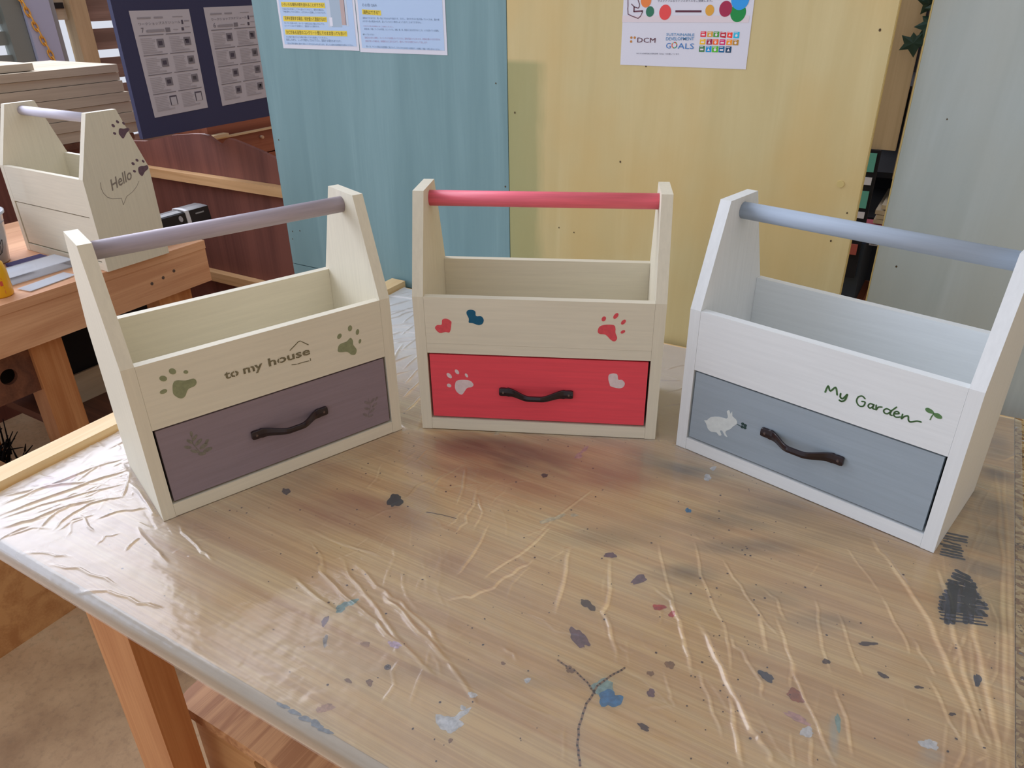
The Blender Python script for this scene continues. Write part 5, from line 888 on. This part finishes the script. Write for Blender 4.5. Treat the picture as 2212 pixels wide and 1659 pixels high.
# ------------------------------------------------------------------ chipboard top right of the table
ob = thing('chipboard_bench', 'rough paint-spattered chipboard bench against the right side of the table', 'bench', (1.2585, 0, 0))
box('board', (0, -1.1, TZ-.022), (.9, .008, TZ-.0035), M['osb'], ob, .001); box('leg', (.04, -.2, 0), (.1, -.14, TZ-.0225), M['pine_z'], ob); box('leg', (.8, -.2, 0), (.86, -.14, TZ-.0225), M['pine_z'], ob); box('leg', (.04, -1.0, 0), (.1, -.94, TZ-.0225), M['pine_z'], ob); box('leg', (.8, -1.0, 0), (.86, -.94, TZ-.0225), M['pine_z'], ob)

# ------------------------------------------------------------------ stools
M['stool'] = wood('grained_stool_wood', (214, 164, 118), (180, 128, 88), 2.2, 'Y', .5, (.38, .60)); M['stoolp'] = wood('stool_side_pine', (212, 164, 112), (186, 134, 86), .8, 'X', .55)
def stool(label, x0_, y0_, x1_, y1_, h, slot=True):
    t = thing('box_stool', label, 'stool', (x0_, y0_, 0)); w_, d_ = x1_-x0_, y1_-y0_
    bm = bmesh.new(); r = .028; cs = []
    for cx, cy, a0 in ((w_-r, d_-r, 0), (r, d_-r, PI/2), (r, r, PI), (w_-r, r, 1.5*PI)):
        for k in range(6): a = a0+k*PI/10; cs.append((cx+r*math.cos(a), cy+r*math.sin(a)))
    add_prism(bm, cs, 'Z', h-.022, h); bm_obj('seat', bm, M['stool'], t, .004, 3)
    e = .018; z1_ = h-.0225; sw, sz0, sz1 = .050, z1_-.056, z1_-.024
    # front board with an oblong hand slot
    def slotted(name, yA, yB):
        bm = bmesh.new(); mx_ = w_/2; L = w_/2-e
        slotp = [(mx_+sw*sx_ + .016*math.cos(a)*1.0, (sz0+sz1)/2+.016*math.sin(a)) for sx_, rng in ((1, (-PI/2, PI/2)), (-1, (PI/2, 1.5*PI))) for a in [rng[0]+(rng[1]-rng[0])*k/8 for k in range(9)]]
        n = len(slotp); outp = []
        X0_, X1_, Z0_, Z1_ = mx_-sw-.05, mx_+sw+.05, sz0-.02, z1_
        for (u, v) in slotp:
            dx, dz = u-mx_, v-(sz0+sz1)/2
            kx_ = ((X1_-mx_)/abs(dx)) if abs(dx) > 1e-6 else 99; kz_ = ((Z1_-(sz0+sz1)/2)/dz if dz > 0 else ((sz0+sz1)/2-Z0_)/abs(dz)) if abs(dz) > 1e-6 else 99
            k = min(kx_, kz_); outp.append((mx_+dx*k, (sz0+sz1)/2+dz*k))
        for cxy in ((X0_, Z0_), (X0_, Z1_), (X1_, Z0_), (X1_, Z1_)):
            kk = min(range(n), key=lambda i: (outp[i][0]-cxy[0])**2+(outp[i][1]-cxy[1])**2); outp[kk] = cxy
        rings = []
        for Y_ in (yA, yB):
            A_ = [bm.verts.new((u, Y_, v)) for u, v in slotp]; B_ = [bm.verts.new((u, Y_, v)) for u, v in outp]; rings.append(A_)
            for i in range(n): bm.faces.new((A_[i], A_[(i+1) % n], B_[(i+1) % n], B_[i]))
        for i in range(n): bm.faces.new((rings[0][i], rings[1][i], rings[1][(i+1) % n], rings[0][(i+1) % n]))
        # corners left over by the radial mapping plus the plain remainder of the board
        add_box(bm, (e, yA, 0), (w_-e, yB, Z0_)); add_box(bm, (e, yA, Z0_), (X0_, yB, z1_)); add_box(bm, (X1_, yA, Z0_), (w_-e, yB, z1_))
        return bm_obj(name, bm, M['stoolp'], t)
    slotted('front_board', e-.006, e+.010) if slot else box('front_board', (e, e-.006, 0), (w_-e, e+.010, z1_), M['stoolp'], t)
    box('back_board', (e, d_-e-.010, 0), (w_-e, d_-e+.006, z1_), M['stoolp'], t); box('side_board', (e, e+.0105, 0), (e+.015, d_-e-.0105, z1_), M['stoolp'], t); box('side_board', (w_-e-.015, e+.0105, 0), (w_-e, d_-e-.0105, z1_), M['stoolp'], t)
    return t
stool('wooden box stool with rounded seat and hand slot under the table front', .232, -.865, .66, -.56, .36)
M['stoolp2'] = M['stoolp']; t2 = stool('wooden box stool at the far left under the table corner', -.93, -1.06, -.512, -.63, .36, False)
